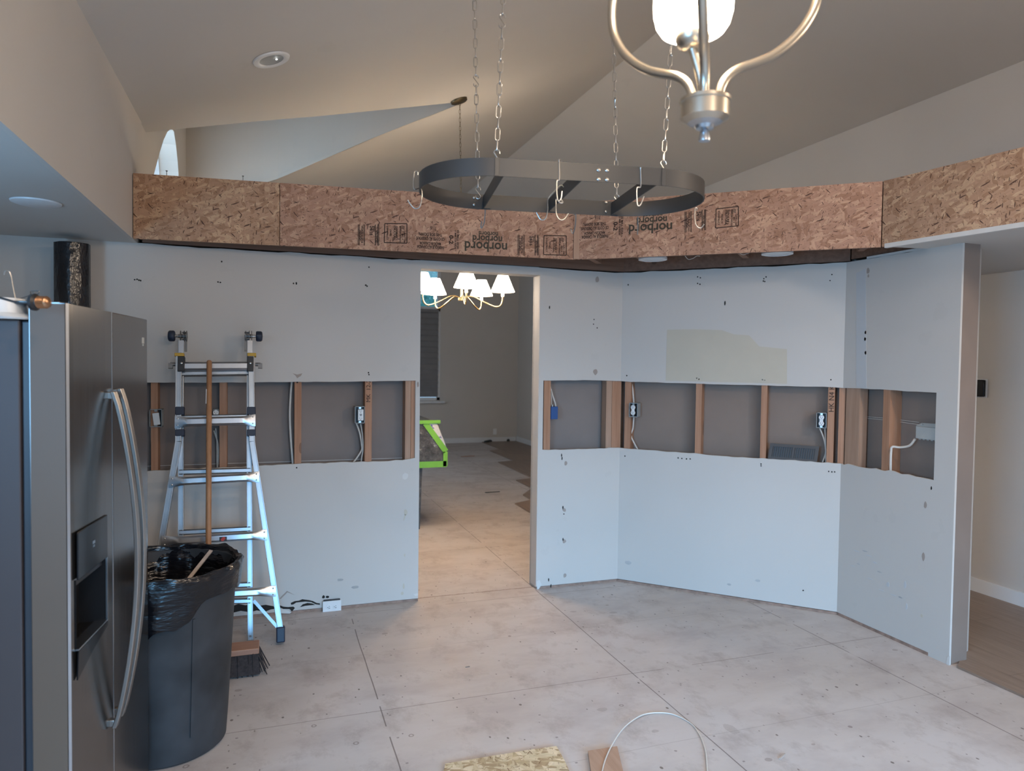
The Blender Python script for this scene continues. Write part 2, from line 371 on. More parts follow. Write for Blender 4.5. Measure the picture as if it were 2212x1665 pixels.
def world_mat(o):
    m = Matrix.Identity(4)
    while o is not None: m = o.matrix_basis @ m; o = o.parent
    return m
def world_loc(o):
    l = Vector((0, 0, 0))
    while o is not None: l += o.location; o = o.parent
    return l
def tag(o, label, cat, group=None, kind=None):
    o['label'] = label; o['category'] = cat
    if group: o['group'] = group
    if kind: o['kind'] = kind
    return o
def struct(o, label=None): 
    o['kind'] = 'structure'
    if label: o['label'] = label
    return o
def thing(name, loc, label, cat, group=None):
    o = bpy.data.objects.new(name, None); COL.objects.link(o); o.location = loc; o.empty_display_size = .1
    return tag(o, label, cat, group)
def bez(ps, n=8):   # Catmull-Rom through points
    ps = [Vector(p) for p in ps]; q = [ps[0]*2-ps[1]]+ps+[ps[-1]*2-ps[-2]]; out = []
    for i in range(1, len(q)-2):
        for k in range(n):
            t_ = k/n; a, b, c, d = q[i-1], q[i], q[i+1], q[i+2]
            out.append(.5*((2*b)+(c-a)*t_+(2*a-5*b+4*c-d)*t_*t_+(3*b-a-3*c+d)*t_**3))
    return out+[ps[-1]]
UP = Vector((0, 0, 1))

# ------------------------------------------------------------------ SETTING: floors
b = MB(); b.box((-1.95, -3.1, -.05), (4.62, 12.75, 0)); struct(b.build('floor', M['floor']))
b = MB(); st = [(3.275, -3.0), (4.5, -3.0), (4.5, 12.69), (3.80, 12.69), (3.80, 11.55), (3.56, 11.40), (3.55, 10.14), (3.27, 10.05), (3.25, 8.53),
     (2.99, 8.44), (2.98, 7.84), (2.73, 7.47), (2.72, 7.17), (2.48, 7.03), (2.48, 6.5), (2.9, 6.2), (3.53, 5.6), (3.53, 2.72), (3.275, 2.56)]
b.prism([(x, y, .001) for x, y in st], (0, 0, .011)); struct(b.build('floor', M['lam']))

# ------------------------------------------------------------------ SETTING: ceiling
zP1 = lambda x: 2.83+.333*(x+.68)
XR, ZR, XW, ZE = 2.70, 2.83+.333*3.38, 4.50, 3.455
va, vf = (-.685, 4.64), (-.685, 6.75)
near = [va, (-.06, 4.85), (.36, 5.01), (1.45, 5.37)]
far_ = [(1.45, 5.37), (.78, 5.86), (.07, 6.50), vf]
poly = [(-.685, -3.05), (XR, -3.05), (XR, 12.72), (-.685, 12.72), vf] + far_[::-1][1:-1] + [(1.45, 5.37)] + near[::-1][1:]
b = MB(); b.prism([(x, y, zP1(x)) for x, y in poly], (0, 0, .03))
b.prism([(XR, -3.05, ZR), (XW+.02, -3.05, ZE-.006), (XW+.02, 12.72, ZE-.006), (XR, 12.72, ZR)], (0, 0, .03))
# raised bay: curved side wall, short return and flat lid
fx = bez([(x, y, 0) for x, y in far_], 6)
for i in range(len(fx)-1):
    p, q = fx[i], fx[i+1]; b.prism([(p.x, p.y, zP1(p.x)), (q.x, q.y, zP1(q.x)), (q.x, q.y, 4.0), (p.x, p.y, 4.0)], (.0, .02, 0), 1)
for i in range(3):
    (x0, y0), (x1, y1) = near[i], near[i+1]; b.prism([(x0, y0, zP1(x0)+.001), (x1, y1, zP1(x1)+.001), (x1, y1, 4.0), (x0, y0, 4.0)], (0, -.02, 0), 1)
b.prism([(x, y, 4.0) for x, y in near+far_[1:]], (0, 0, .02))
# flat soffit over the fridge and its tall face
b.box((-1.95, -3.05, ZT), (-.70, D+.12, ZT+.015)); b.box((-.70, -3.05, ZT), (-.68, 4.46, 2.86), 1)
struct(b.build('ceiling', [M['ceil'], M['paint']], smooth=False))

# ------------------------------------------------------------------ SETTING: outer walls
b = MB(); b.box((XW, -3.05, 0), (XW+.12, 12.75, 3.5)); struct(b.build('wall_right', M['paint'], smooth=False))
b = MB(); b.box((-1.95, 1.4, 0), (-1.9, D+.1, ZT)); b.box((-1.95, .35, 0), (-1.9, 1.4, .98)); b.box((-1.95, .35, 2.03), (-1.9, 1.4, ZT)); b.box((-1.95, -3.05, 0), (-1.9, -1.05, ZT)); b.box((-1.95, -1.05, 0), (-1.9, .35, .98)); b.box((-1.95, -1.05, 2.03), (-1.9, .35, ZT)); struct(b.build('wall_left', M['paint'], smooth=False))
b = MB(); b.box((-1.95, -1.05, .98), (-1.9, 1.4, 1.02)); b.box((-1.95, -1.05, 1.99), (-1.9, 1.4, 2.03)); b.box((-1.95, -1.05, 1.02), (-1.9, -1.01, 1.99)); b.box((-1.95, .31, 1.02), (-1.9, .35, 1.99)); b.box((-1.95, 1.36, 1.02), (-1.9, 1.4, 1.99)); struct(b.build('window_4', M['trim'], smooth=False))
# wall behind the camera with a wide window opening
b = MB(); y0, y1 = -3.05, -2.93
b.box((-1.95, y0, 0), (-.5, y1, 2.9)); b.box((3.1, y0, 0), (4.6, y1, 3.9)); b.box((-.5, y0, 0), (3.1, y1, .25)); b.box((-.5, y0, 2.05), (3.1, y1, 3.98))
struct(b.build('wall_front', M['paint'], smooth=False))
b = MB()
for x in (-.5, .7, 1.9, 3.06): b.box((x, -3.02, .25), (x+.04, -2.97, 2.05))
b.box((-.5, -3.02, .25), (3.1, -2.97, .29)); b.box((-.5, -3.02, 2.01), (3.1, -2.97, 2.05)); struct(b.build('window_3', M['trim'], smooth=False))
# dining room wall on the fridge side, with an arched high window
arch = [(4.55, 2.30), (4.78, 2.52), (4.99, 2.697), (5.19, 2.86), (5.38, 3.00), (5.57, 3.112), (5.78, 3.20), (5.93, 3.225), (6.06, 3.16), (6.16, 3.06), (6.21, 2.988), (6.32, 2.65), (6.38, 2.30)]
b = MB()
top = [(6.9, 2.30), (6.9, 4.05), (4.48, 4.05), (4.48, 2.30)]
b.prism([(-.685, y, z) for y, z in arch+top], (-.20, 0, 0)); b.box((-.885, 4.45, 0), (-.685, 6.9, 2.30)); b.box((-.885, 6.9, 0), (-.685, 12.7, 2.9))
struct(b.build('wall_left', M['paint'], smooth=False))
b = MB()
for i in range(len(arch)-1):
    (a0, z0), (a1, z1) = arch[i], arch[i+1]; b.bar((-.86, a0, z0), (-.86, a1, z1), .04, .08, (1, 0, 0))
b.bar((-.86, 4.55, 2.30), (-.86, 6.38, 2.30), .04, .08, (1, 0, 0)); b.box((-.88, 5.62, 2.30), (-.84, 5.66, 3.14)); b.box((-.88, 5.22, 2.30), (-.84, 5.245, 2.87))
wf = struct(b.build('window_1', M['trim']))
b = MB(); b.prism([(-.870, y, z) for y, z in arch], (-.004, 0, 0)); t = NT('clear_glass'); t.b.inputs['Transmission Weight'].default_value = 1; t.b.inputs['Alpha'].default_value = .25
M['glass'] = t.done((.9, .95, 1.), .02); b.build('pane', M['glass'], wf, smooth=False)
# far wall with window and blind
YF = 12.7; b = MB()
wx0, wx1 = 2.15, FY(951, 760, YF).x; wz0, wz1 = .80, 3.30
b.box((-.9, YF, 0), (wx0, YF+.12, 3.98)); b.box((wx1, YF, 0), (4.62, YF+.12, 3.98)); b.box((wx0, YF, 0), (wx1, YF+.12, wz0)); b.box((wx0, YF, wz1), (wx1, YF+.12, 3.98))
struct(b.build('wall_far', M['paint'], smooth=False))
b = MB()
b.box((wx0, YF+.02, wz0), (wx0+.06, YF+.08, wz1)); b.box((wx1-.055, YF+.02, wz0), (wx1, YF+.08, wz1)); b.box((wx0, YF+.02, wz0), (wx1, YF+.08, wz0+.05)); b.box((wx0, YF+.02, 2.44), (wx1, YF+.08, 2.52)); b.box((wx0, YF+.02, wz1-.05), (wx1, YF+.08, wz1))
wf = struct(b.build('window_2', M['trim'], smooth=False))
b = MB(); b.box((wx0-.08, YF-.07, wz0-.05), (wx1+.08, YF-.001, wz0-.015)); b.build('window_sill', M['trim'], wf, smooth=False)
b = MB(); b.box((wx0+.05, YF+.048, wz0), (wx1-.05, YF+.052, wz1)); b.build('pane', M['glass'], wf, smooth=False)
b = MB(); nz = 15; zb0, zb1 = .86, 2.42
for i in range(nz):
    z0 = zb0+(zb1-zb0)*i/nz; z1 = zb0+(zb1-zb0)*(i+1)/nz; b.prism([(wx0+.03, YF+.012, z0), (wx0+.03, YF-.008, (z0+z1)/2+.02), (wx0+.03, YF+.012, z1)], (wx1-wx0-.07, 0, 0))
b.box((wx0+.03, YF-.02, 2.42), (wx1-.04, YF+.015, 2.47))
tag(b.build('window_blind', M['blind'], smooth=False), 'grey pleated blind lowered over the tall window of the far room', 'blind')
b = MB()
b.lathe([(.02, 0), (1.5, .2), (2.1, .9), (2.0, 1.8), (1.2, 2.7), (.02, 3.1)], (2.3, 16.5, 1.2), seg=22, fn=lambda i, a, r, h: (r*(1+.16*math.sin(7*a+i)+.1*math.sin(13*a+3*i)), h+.12*math.sin(5*a+i)))
gt = tag(b.build('garden_tree', M['leafbg']), 'blue green leafy tree seen through the upper pane behind the chandelier', 'tree')
b = MB(); b.cyl((2.3, 16.5, -.05), (2.3, 16.5, 1.6), .14, .1); b.build('trunk', M['stud'], gt)
b = MB(); b.box((-.68, YF-.014, 0), (4.48, YF, .09)); struct(b.build('baseboard_far', M['trim'], smooth=False))
b = MB(); b.box((XW-.014, -2.9, 0.012), (XW, YF-.02, .10)); struct(b.build('baseboard_right', M['trim'], smooth=False))

# ------------------------------------------------------------------ SETTING: opened-up kitchen walls
UDL, UDR = .889, 1.683
def jag(k, pts, amp, step=.03):
    """pixel polyline -> (u,z) list with torn edge"""
    q = [uz(k, *p) for p in pts]; out = []
    for i in range(len(q)-1):
        n = max(1, int(abs(q[i+1][0]-q[i][0])/step))
        for j in range(n): 
            s_ = j/n; out.append((q[i][0]+(q[i+1][0]-q[i][0])*s_, q[i][1]+(q[i+1][1]-q[i][1])*s_+random.uniform(-amp, amp)))
    return out+[q[-1]]
def dry(b, k, pts, th=.013): b.prism([W(k, u, z) for u, z in pts], WALLS[k][2]*th, 0, 1)
UW = [(u, z) for u, z in [(-1.9, ZT)]]
zw = lambda k, u: ZT
TH = .117
# --- wall A
b = MB()
tl = jag('A', [(200, 827), (330, 826), (500, 826), (620, 825), (760, 824), (897, 822)], .0012, .05)
bl = jag('A', [(200, 1024), (330, 1017), (430, 1012), (560, 1006), (640, 1002), (760, 998), (840, 995), (870, 993), (895, 989)], .003)
uc = uz('A', 897, 900)[0]
tl[-1] = (uc, tl[-1][1]); bl[-1] = (uc, bl[-1][1])
ul = min(tl[0][0], bl[0][0])
tl[0] = (ul, tl[0][1]); bl[0] = (ul, bl[0][1])
topj = [(UDL, ZT)] + [(u, ZT+random.uniform(-.006, .002)) for u in [UDL-.06*i for i in range(1, 26)]] + [(-1.9, ZT)]
dry(b, 'A', tl+[(uc, ZT-.0)]+[p for p in topj if p[0] < uc]+[(-1.9, tl[0][1])])
dry(b, 'A', [(-1.9, .018), (UDL, .018), (UDL, bl[-1][1])]+bl[::-1]+[(-1.9, bl[0][1])])
dry(b, 'A', [(uc, bl[-1][1]), (UDL, bl[-1][1]), (UDL, ZT), (uc, ZT)])
dry(b, 'A', [(-1.9, bl[0][1]), (ul, bl[0][1]), (ul, tl[0][1]), (-1.9, tl[0][1])])
tr = jag('A', [(1174, 822), (1260, 821), (1345, 823)], .0012, .05)
br_ = jag('A', [(1174, 971), (1200, 971), (1260, 969), (1335, 967)], .003)
uR = tr[0][0]; br_[0] = (uR, br_[0][1]); tr[-1] = (XB, tr[-1][1]); br_[-1] = (XB, br_[-1][1])
dry(b, 'A', tr+[(XB, ZT)]+[(XB-.06*i, ZT+random.uniform(-.006, .002)) for i in range(1, 6)]+[(UDR, ZT), (UDR, tr[0][1])])
dry(b, 'A', [(UDR, .018), (XB, .018)]+br_[::-1]+[(UDR, br_[0][1])])
dry(b, 'A', [(UDR, br_[0][1]), (uR, br_[0][1]), (uR, tr[0][1]), (UDR, tr[0][1])])
# door head
b.box((UDL, D, 2.085), (UDR, D+TH, ZT), 0)
# inner board faces (back of the next room's drywall)
b.box((-1.9, D+.102, 0), (UDL, D+TH, 2.42), 2); b.box((UDR, D+.102, 0), (XB+.04, D+TH, 2.42), 2)
zl_ = uz('A', 600, 997, .10)[1]; b.box((-1.9, D+.0985, zl_-.003), (UDL-.02, D+.102, zl_), 1); b.box((-1.9, D+TH, 0), (UDL, D+TH+.008, 2.42), 0); b.box((UDR, D+TH, 0), (XB+.1, D+TH+.008, 2.42), 0)
b.box((UDL, D+.02, ZT), (UDR, D+TH+.008, 2.42), 0)
# jamb returns
b.box((UDL-.013, D+.0132, .001), (UDL, D+TH+.0085, 2.10), 0); b.box((UDR, D+.0132, .001), (UDR+.013, D+TH+.0085, 2.10), 0)
MW = [M['paint'], M['gyp'], M['paperL'], M['hole'], M['glue'], M['dirt'], M['tan'], M['sole'], M['cool'], M['paper']]
def dot(b, k, px, py, w_, h_, mi=3, n=8, jit=.2):
    s_ = FPX/((wp(k, px, py)-O).dot(_f)); b.blob(wp(k, px, py, -.0), WALLS[k][1], UP, w_/2/s_, h_/2/s_, n, jit, mi, .0012, -WALLS[k][2])
def patch(b, k, pts, mi): b.prism([wp(k, x, y, 0) for x, y in pts], -WALLS[k][2]*.0012, mi)
for px, py in [(291, 604), (300, 605), (296, 603), (304, 606), (471, 609), (476, 610), (479, 565), (634, 612), (640, 611), (640, 613), (790, 616), (793, 618), (797, 577), (796, 805), (797, 809), (642, 826), (641, 1010)]: dot(b, 'A', px, py, 3.4, 3.6)
patch(b, 'A', [(632, 806), (642, 809), (653, 806), (650, 812), (646, 814), (642, 817), (638, 811)], 4)
dot(b, 'A', 875, 1029, 15, 14, 1); dot(b, 'A', 903, 830, 5, 13, 4)
dot(b, 'A', 876, 1106, 8, 12, 6); patch(b, 'A', [(874, 1111), (877, 1111), (873, 1124), (871, 1124)], 6)
dot(b, 'A', 872, 1266, 4, 14, 6); dot(b, 'A', 869, 1281, 6, 8, 6); dot(b, 'A', 874, 1199, 3, 8, 6)
dot(b, 'A', 735, 1252, 14, 6, 5); dot(b, 'A', 768, 1268, 16, 7, 5)
dot(b, 'A', 699, 1289, 6, 7, 3); dot(b, 'A', 707, 1289, 7, 6, 3)
patch(b, 'A', [(440, 1316), (470, 1308), (500, 1309), (515, 1304), (530, 1307), (548, 1304), (560, 1308), (574, 1306), (590, 1309), (600, 1314), (585, 1316), (572, 1321), (555, 1318), (540, 1322), (520, 1319), (500, 1324), (470, 1322), (440, 1330)], 3)
patch(b, 'A', [(602, 1306), (612, 1310), (622, 1311), (634, 1310), (637, 1313), (631, 1320), (625, 1315), (612, 1315), (603, 1311)], 3)
patch(b, 'A', [(628, 1302), (637, 1298), (646, 1297), (653, 1294), (668, 1296), (676, 1298), (684, 1302), (691, 1303), (691, 1306), (682, 1305), (672, 1300), (660, 1299), (650, 1300), (640, 1301), (634, 1305), (629, 1306)], 3)
patch(b, 'A', [(648, 1311), (654, 1305), (664, 1302), (674, 1303), (681, 1306), (670, 1307), (660, 1308)], 3)
patch(b, 'A', [(604, 1312), (620, 1318), (630, 1321), (626, 1325), (606, 1324)], 1)
patch(b, 'A', [(604, 1292), (620, 1276), (637, 1285), (621, 1279), (606, 1294)], 4)
patch(b, 'A', [(893, 1283), (903, 1281), (903, 1286), (897, 1287)], 1)
# right part marks
for px, py in [(1290, 604)]: dot(b, 'A', px, py, 8, 14, 4)
dot(b, 'A', 1286, 803, 11, 13, 4); dot(b, 'A', 1222, 1000, 7, 11, 4)
for px, py in [(1219, 1101), (1219, 1169), (1220, 1243)]: dot(b, 'A', px, py, 8, 9, 4)
for px, py in [(1213, 983), (1214, 990), (1216, 1096), (1218, 1110), (1216, 1165), (1283, 690), (1290, 708), (1282, 700), (1187, 664), (1190, 1265), (1185, 1252)]: dot(b, 'A', px, py, 2.6, 8 if px < 1217 else 3)
patch(b, 'A', [(1159, 1256), (1165, 1252), (1170, 1262), (1164, 1272), (1160, 1273)], 1)
# base plate strip
b.box((-1.9, D+.004, .0), (UDL, D+.10, .015), 7); b.box((UDR, D+.004, 0), (XB+.02, D+.10, .015), 7)
wa = struct(b.build('wall_back', MW, smooth=False))

# --- wall B (45 degrees)
b = MB()
tB = jag('B', [(1345, 824), (1420, 826), (1515, 829), (1600, 831), (1700, 834), (1800, 836), (1828, 838)], .0013, .05); tB[0] = (0, tB[0][1]); tB[-1] = (LB, tB[-1][1])
bB = jag('B', [(1338, 968), (1380, 970), (1440, 975), (1500, 979), (1560, 985), (1660, 991), (1740, 996), (1812, 1001)], .0025); bB[0] = (0, bB[0][1]); bB[-1] = (LB, bB[-1][1])
tB[0] = (0, tr[-1][1]); bB[0] = (0, br_[-1][1])
dry(b, 'B', tB+[(LB, ZT)]+[(LB-.07*i, ZT+random.uniform(-.006, .002)) for i in range(1, 19)]+[(0, ZT)])
dry(b, 'B', [(0, .018), (LB, .018)]+bB[::-1])
n = WALLS['B'][2]
b.prism([W('B', -.02, 0, .102), W('B', LB+.04, 0, .102), W('B', LB+.04, 2.42, .102), W('B', -.02, 2.42, .102)], n*.023, 9)
b.prism([W('B', -.06, 0, .126), W('B', LB+.08, 0, .126), W('B', LB+.08, 2.42, .126), W('B', -.06, 2.42, .126)], n*.01, 0)
b.prism([W('B', 0, 0, -.003), W('B', LB, 0, -.003), W('B', LB, .015, -.003), W('B', 0, .015, -.003)], n*.1, 7)
patch(b, 'B', [(1441, 712), (1500, 711), (1560, 713), (1585, 722), (1618, 724), (1640, 748), (1700, 754), (1700, 829), (1560, 825), (1438, 822)], 6)
for px, py in [(1357, 615), (1507, 598), (1513, 600), (1507, 612), (1512, 614), (1650, 602), (1655, 598), (1649, 607), (1652, 608), (1793, 606), (1797, 593), (1354, 811), (1505, 817), (1510, 819), (1647, 820), (1652, 821), (1795, 820), (1350, 985), (1465, 989), (1473, 990), (1483, 991), (1491, 991), (1644, 1002), (1644, 1006), (1790, 1018), (1797, 1019), (1803, 1019), (1735, 1275), (1566, 655)]:
    dot(b, 'B', px, py, 3, 3.2 if py != 655 else 11)
dot(b, 'B', 1637, 1254, 11, 6, 5); dot(b, 'B', 1357, 1215, 14, 9, 5); dot(b, 'B', 1575, 1262, 9, 5, 5)
struct(b.build('wall_back', MW, smooth=False))

# --- wall C and its end
b = MB()
uE = 0.745
tC = jag('C', [(1830, 838), (1900, 841), (1960, 845), (2022, 848)], .0012, .05); tC[0] = (0, tB[-1][1])
bC = jag('C', [(1812, 1001), (1850, 1006), (1900, 1014), (1930, 1019), (1960, 1026), (1990, 1033), (2017, 1037)], .006); bC[0] = (0, bB[-1][1])
uCe = uz('C', 2020, 940)[0]; tC[-1] = (uCe, tC[-1][1]); bC[-1] = (uCe, bC[-1][1])
LC = YC-2.600
dry(b, 'C', tC+[(uCe, ZT)]+[(uCe-.05*i, ZT+random.uniform(-.005, .002)) for i in range(1, 9)]+[(0, ZT)])
dry(b, 'C', [(0, .018), (uCe, .018)]+bC[::-1])
dry(b, 'C', [(uCe, .0), (LC, .0), (LC, ZT), (uCe, ZT)])
n = WALLS['C'][2]
b.prism([W('C', -.03, 0, .102), W('C', uCe+.01, 0, .102), W('C', uCe+.01, 2.42, .102), W('C', -.03, 2.42, .102)], n*.02, 9)
b.prism([W('C', uCe+.004, 0, .0135), W('C', LC-.002, 0, .0135), W('C', LC-.002, ZT, .0135), W('C', uCe+.004, ZT, .0135)], n*.11, 9)
E1, E2 = (3.2674, 2.600), (3.508, 2.684)
b.prism([(E1[0]+.0132, E1[1]+.002, 0), (E2[0], E2[1], 0), (E2[0], YC+.35, 0), (E1[0]+.13, YC+.1, 0), (E1[0]+.13, E1[1]+.05, 0), (E1[0]+.0132, E1[1]+.05, 0)], (0, 0, ZT-.001), 0)
patch(b, 'C', [(1850, 590), (1870, 580), (1872, 838), (1850, 837)], 8)
dot(b, 'C', 1875, 585, 8, 14, 4); dot(b, 'C', 1876, 596, 4, 7, 4)
for px, py in [(1870, 718), (1870, 762), (1869, 732)]: dot(b, 'C', px, py, 5, 8, 4)
dot(b, 'C', 1999, 1090, 8, 14, 4); dot(b, 'C', 1995, 1202, 8, 18, 4); dot(b, 'C', 1991, 1330, 6, 8, 6); dot(b, 'C', 2012, 1054, 3, 8, 3)
for px, py, w_, h_ in [(1868, 1190, 14, 3), (1900, 1235, 12, 3), (1945, 1290, 10, 3), (1855, 1218, 9, 3)]: dot(b, 'C', px, py, w_, h_, 5)
for px, py, w_, h_ in [(1850, 1190, 16, 2.5), (1876, 1200, 18, 2), (1890, 1215, 12, 3), (1842, 1222, 10, 2), (1918, 1262, 8, 10), (1955, 1262, 6, 16), (1880, 1250, 14, 2), (1930, 1285, 14, 3), (1958, 1310, 5, 14), (1905, 1275, 16, 2)]: dot(b, 'C', px, py, w_, h_, 8)
patch(b, 'C', [(2046, 1420), (2052, 1416), (2051, 1437), (2044, 1437)], 1)
b.box((XC+.001, 2.72, 0), (XC+.09, YC, .017), 7)
struct(b.build('wall_back', MW, smooth=False))

# ------------------------------------------------------------------ framing inside the openings
stud_n = 0
def stud(k, px0, px1, py, label, m='stud', deep=.088, z0=.02, z1=2.1):
    u0 = uz(k, px0, py, .014)[0]; u1 = uz(k, px1, py, .014)[0]
    b = MB(); b.prism([W(k, u0, z0, .014), W(k, u1, z0, .014), W(k, u1, z1, .014), W(k, u0, z1, .014)], WALLS[k][2]*(deep-.001))
    return tag(b.build('wall_stud', M[m], bevel=.001), label, 'stud', 'studs behind the cut out drywall')
stud('A', 326, 341, 920, 'brown wall stud beside the fridge edge behind the switch box', z1=2.1)
stud('A', 474, 490, 920, 'wall stud seen between the ladder rails behind the broom handle')
stud('A', 636, 651, 920, 'plain wall stud beside the bowed cable between ladder and doorway')
s_mk = stud('A', 788, 803, 920, 'wall stud with pencil letters beside the white outlet near the doorway')
stud('A', 875, 887, 920, 'wall stud pressed against the last stud on the fridge side of the doorway', 'studd')
stud('A', 887.5, 896.5, 920, 'end wall stud at the doorway edge of the fridge-side opening')
stud('A', 1174.5, 1189, 900, 'grooved wall stud beside the blue box right of the doorway')
stud('A', 1309, 1321, 900, 'weathered wall stud inside the corner beside the dark slot', 'studd', .07)
stud('A', 1321.5, 1341, 900, 'reddish wall stud next to the dark slot at the first corner')
stud('B', 1349, 1362, 900, 'wall stud carrying the outlet with cables above and below')
stud('B', 1502, 1515, 905, 'slim wall stud alone in the middle of the angled opening')
stud('B', 1643, 1656, 910, 'slim wall stud just beside the brown floor register')
s_mk2 = stud('B', 1787, 1802, 915, 'wall stud with black handwriting above the register end')
stud('B', 1811, 1825, 915, 'shadowed wall stud left side of the second corner post')
stud('C', 1826, 1856, 920, 'broad pale corner post between the angled and side openings', 'studd', .06)
stud('C', 1906, 1921, 930, 'wall stud with a long knot beside the bent white cable')
# pencil marks on two studs
def text_obj(body, parent, origin, xdir, zdir, size, m, align='LEFT', bold=0., sx=1.):
    cu = bpy.data.curves.new('txt', 'FONT'); cu.body = body; cu.size = size; cu.align_x = align; cu.offset = bold; cu.resolution_u = 3
    to = bpy.data.objects.new('txt', cu); COL.objects.link(to); bpy.context.view_layer.update()
    me = bpy.data.meshes.new_from_object(to); bpy.data.objects.remove(to)
    vs = [Vector(origin)+Vector(xdir)*v.co.x*sx+Vector(zdir)*v.co.y for v in me.vertices]; fs = [tuple(p.vertices) for p in me.polygons]
    return vs, fs
def mark(parent, name, items, m, nrm, lift=.0015):
    b = MB()
    for it in items:
        if it[0] == 'T':
            vs, fs = text_obj(*it[1:]); b.add([v+nrm*lift for v in vs], fs)
        else: b.prism([p+nrm*lift for p in it[1]], nrm*.0003)
    return b.build(name, m, parent, smooth=False)
p = wp('A', 789.5, 862, .014); mark(s_mk, 'pencil_mark', [('T', 'MK  12-2', s_mk, p+Vector((.029, 0, -.02)), UP, Vector((-1, 0, 0)), .036, M['ink'])], M['ink'], Vector((0, -1, 0)))
p = wp('B', 1789, 890, .014); mark(s_mk2, 'handwriting', [('T', 'HK N4 K', s_mk2, p+WALLS['B'][1]*.031, UP, -WALLS['B'][1], .042, M['ink'])], M['ink'], -WALLS['B'][2])

def cable(pts, label, r=.0045, m='cable', flat=None, name='cable'):
    b = MB(); b.tube(bez(pts, 6), r, 8); return tag(b.build(name, M[m]), label, 'cable')
wa_ = lambda px, py, d=.05: wp('A', px, py, d)
wb_ = lambda px, py, d=.05: wp('B', px, py, d)
wc_ = lambda px, py, d=.05: wp('C', px, py, d)
cable([wa_(631, 815), wa_(628, 850), wa_(626, 895), wa_(628, 945), wa_(633, 1010)], 'bowed white cable running full height beside a stud between ladder and doorway', .0065)
cable([wa_(769, 912), wa_(777, 935), wa_(781, 960), wa_(781, 972), wa_(770, 990), wa_(762, 1000)], 'white cable curving down and left from the white outlet near the doorway', .005)
cable([wa_(779, 915, .045), wa_(783, 940, .045), wa_(784, 970, .045), wa_(781, 990, .045), wa_(780, 1003, .045)], 'thin white cable dropping straight from the outlet near the doorway', .0038)
cable([wa_(327, 920), wa_(327, 950), wa_(330, 985), wa_(331, 1020)], 'thin white cable below the switch box beside the fridge', .0035)
cable([wa_(462, 930), wa_(470, 955), wa_(472, 980), wa_(470, 1012)], 'grey cable hanging behind the ladder beneath the hidden outlet box', .004)
cable([wa_(466, 925, .06), wa_(469, 960, .06), wa_(469, 1012, .06)], 'second grey cable behind the ladder nearer to the broom handle', .004)
cable([wa_(1190, 840), wa_(1194, 855), wa_(1199, 870), wa_(1201, 881)], 'white cable slanting from stud into the blue box', .0045)
cable([wa_(1189, 835, .06), wa_(1191, 860, .06), wa_(1191, 881, .06)], 'white cable straight down the stud into the blue box', .004)
cable([wb_(1363, 815), wb_(1367, 845), wb_(1369, 870)], 'white cable entering the angled wall outlet box from above', .0055)
cable([wb_(1369, 901), wb_(1367, 925), wb_(1363, 940), wb_(1370, 957), wb_(1380, 975)], 'white cable leaving the angled wall outlet downwards with a kink', .005)
cable([wb_(1771, 925), wb_(1779, 945), wb_(1783, 965), wb_(1783, 980), wb_(1775, 1003)], 'white cable curving out below the outlet beside the handwritten stud', .0045)
cable([wb_(1782, 926, .045), wb_(1783, 950, .045), wb_(1784, 1003, .045)], 'thin white cable close along the handwritten stud below its outlet', .0035)
cable([wc_(1977, 948, .04), wc_(1965, 962, .04), wc_(1945, 966, .03), wc_(1928, 965, .008), wc_(1925, 975, .006), wc_(1924, 1000, .006), wc_(1924, 1024, .02)], 'thick bent white cable in front of the last stud below the grey plate', .0065)
cable([wc_(1850, 898, .095), wc_(1920, 904, .095), wc_(1985, 912, .095)], 'upper of two thin straight cables on the back board of the side opening', .0016)
cable([wc_(1850, 901, .095), wc_(1920, 908, .095), wc_(1985, 917, .095)], 'lower of two thin straight cables on the back board of the side opening', .0016)

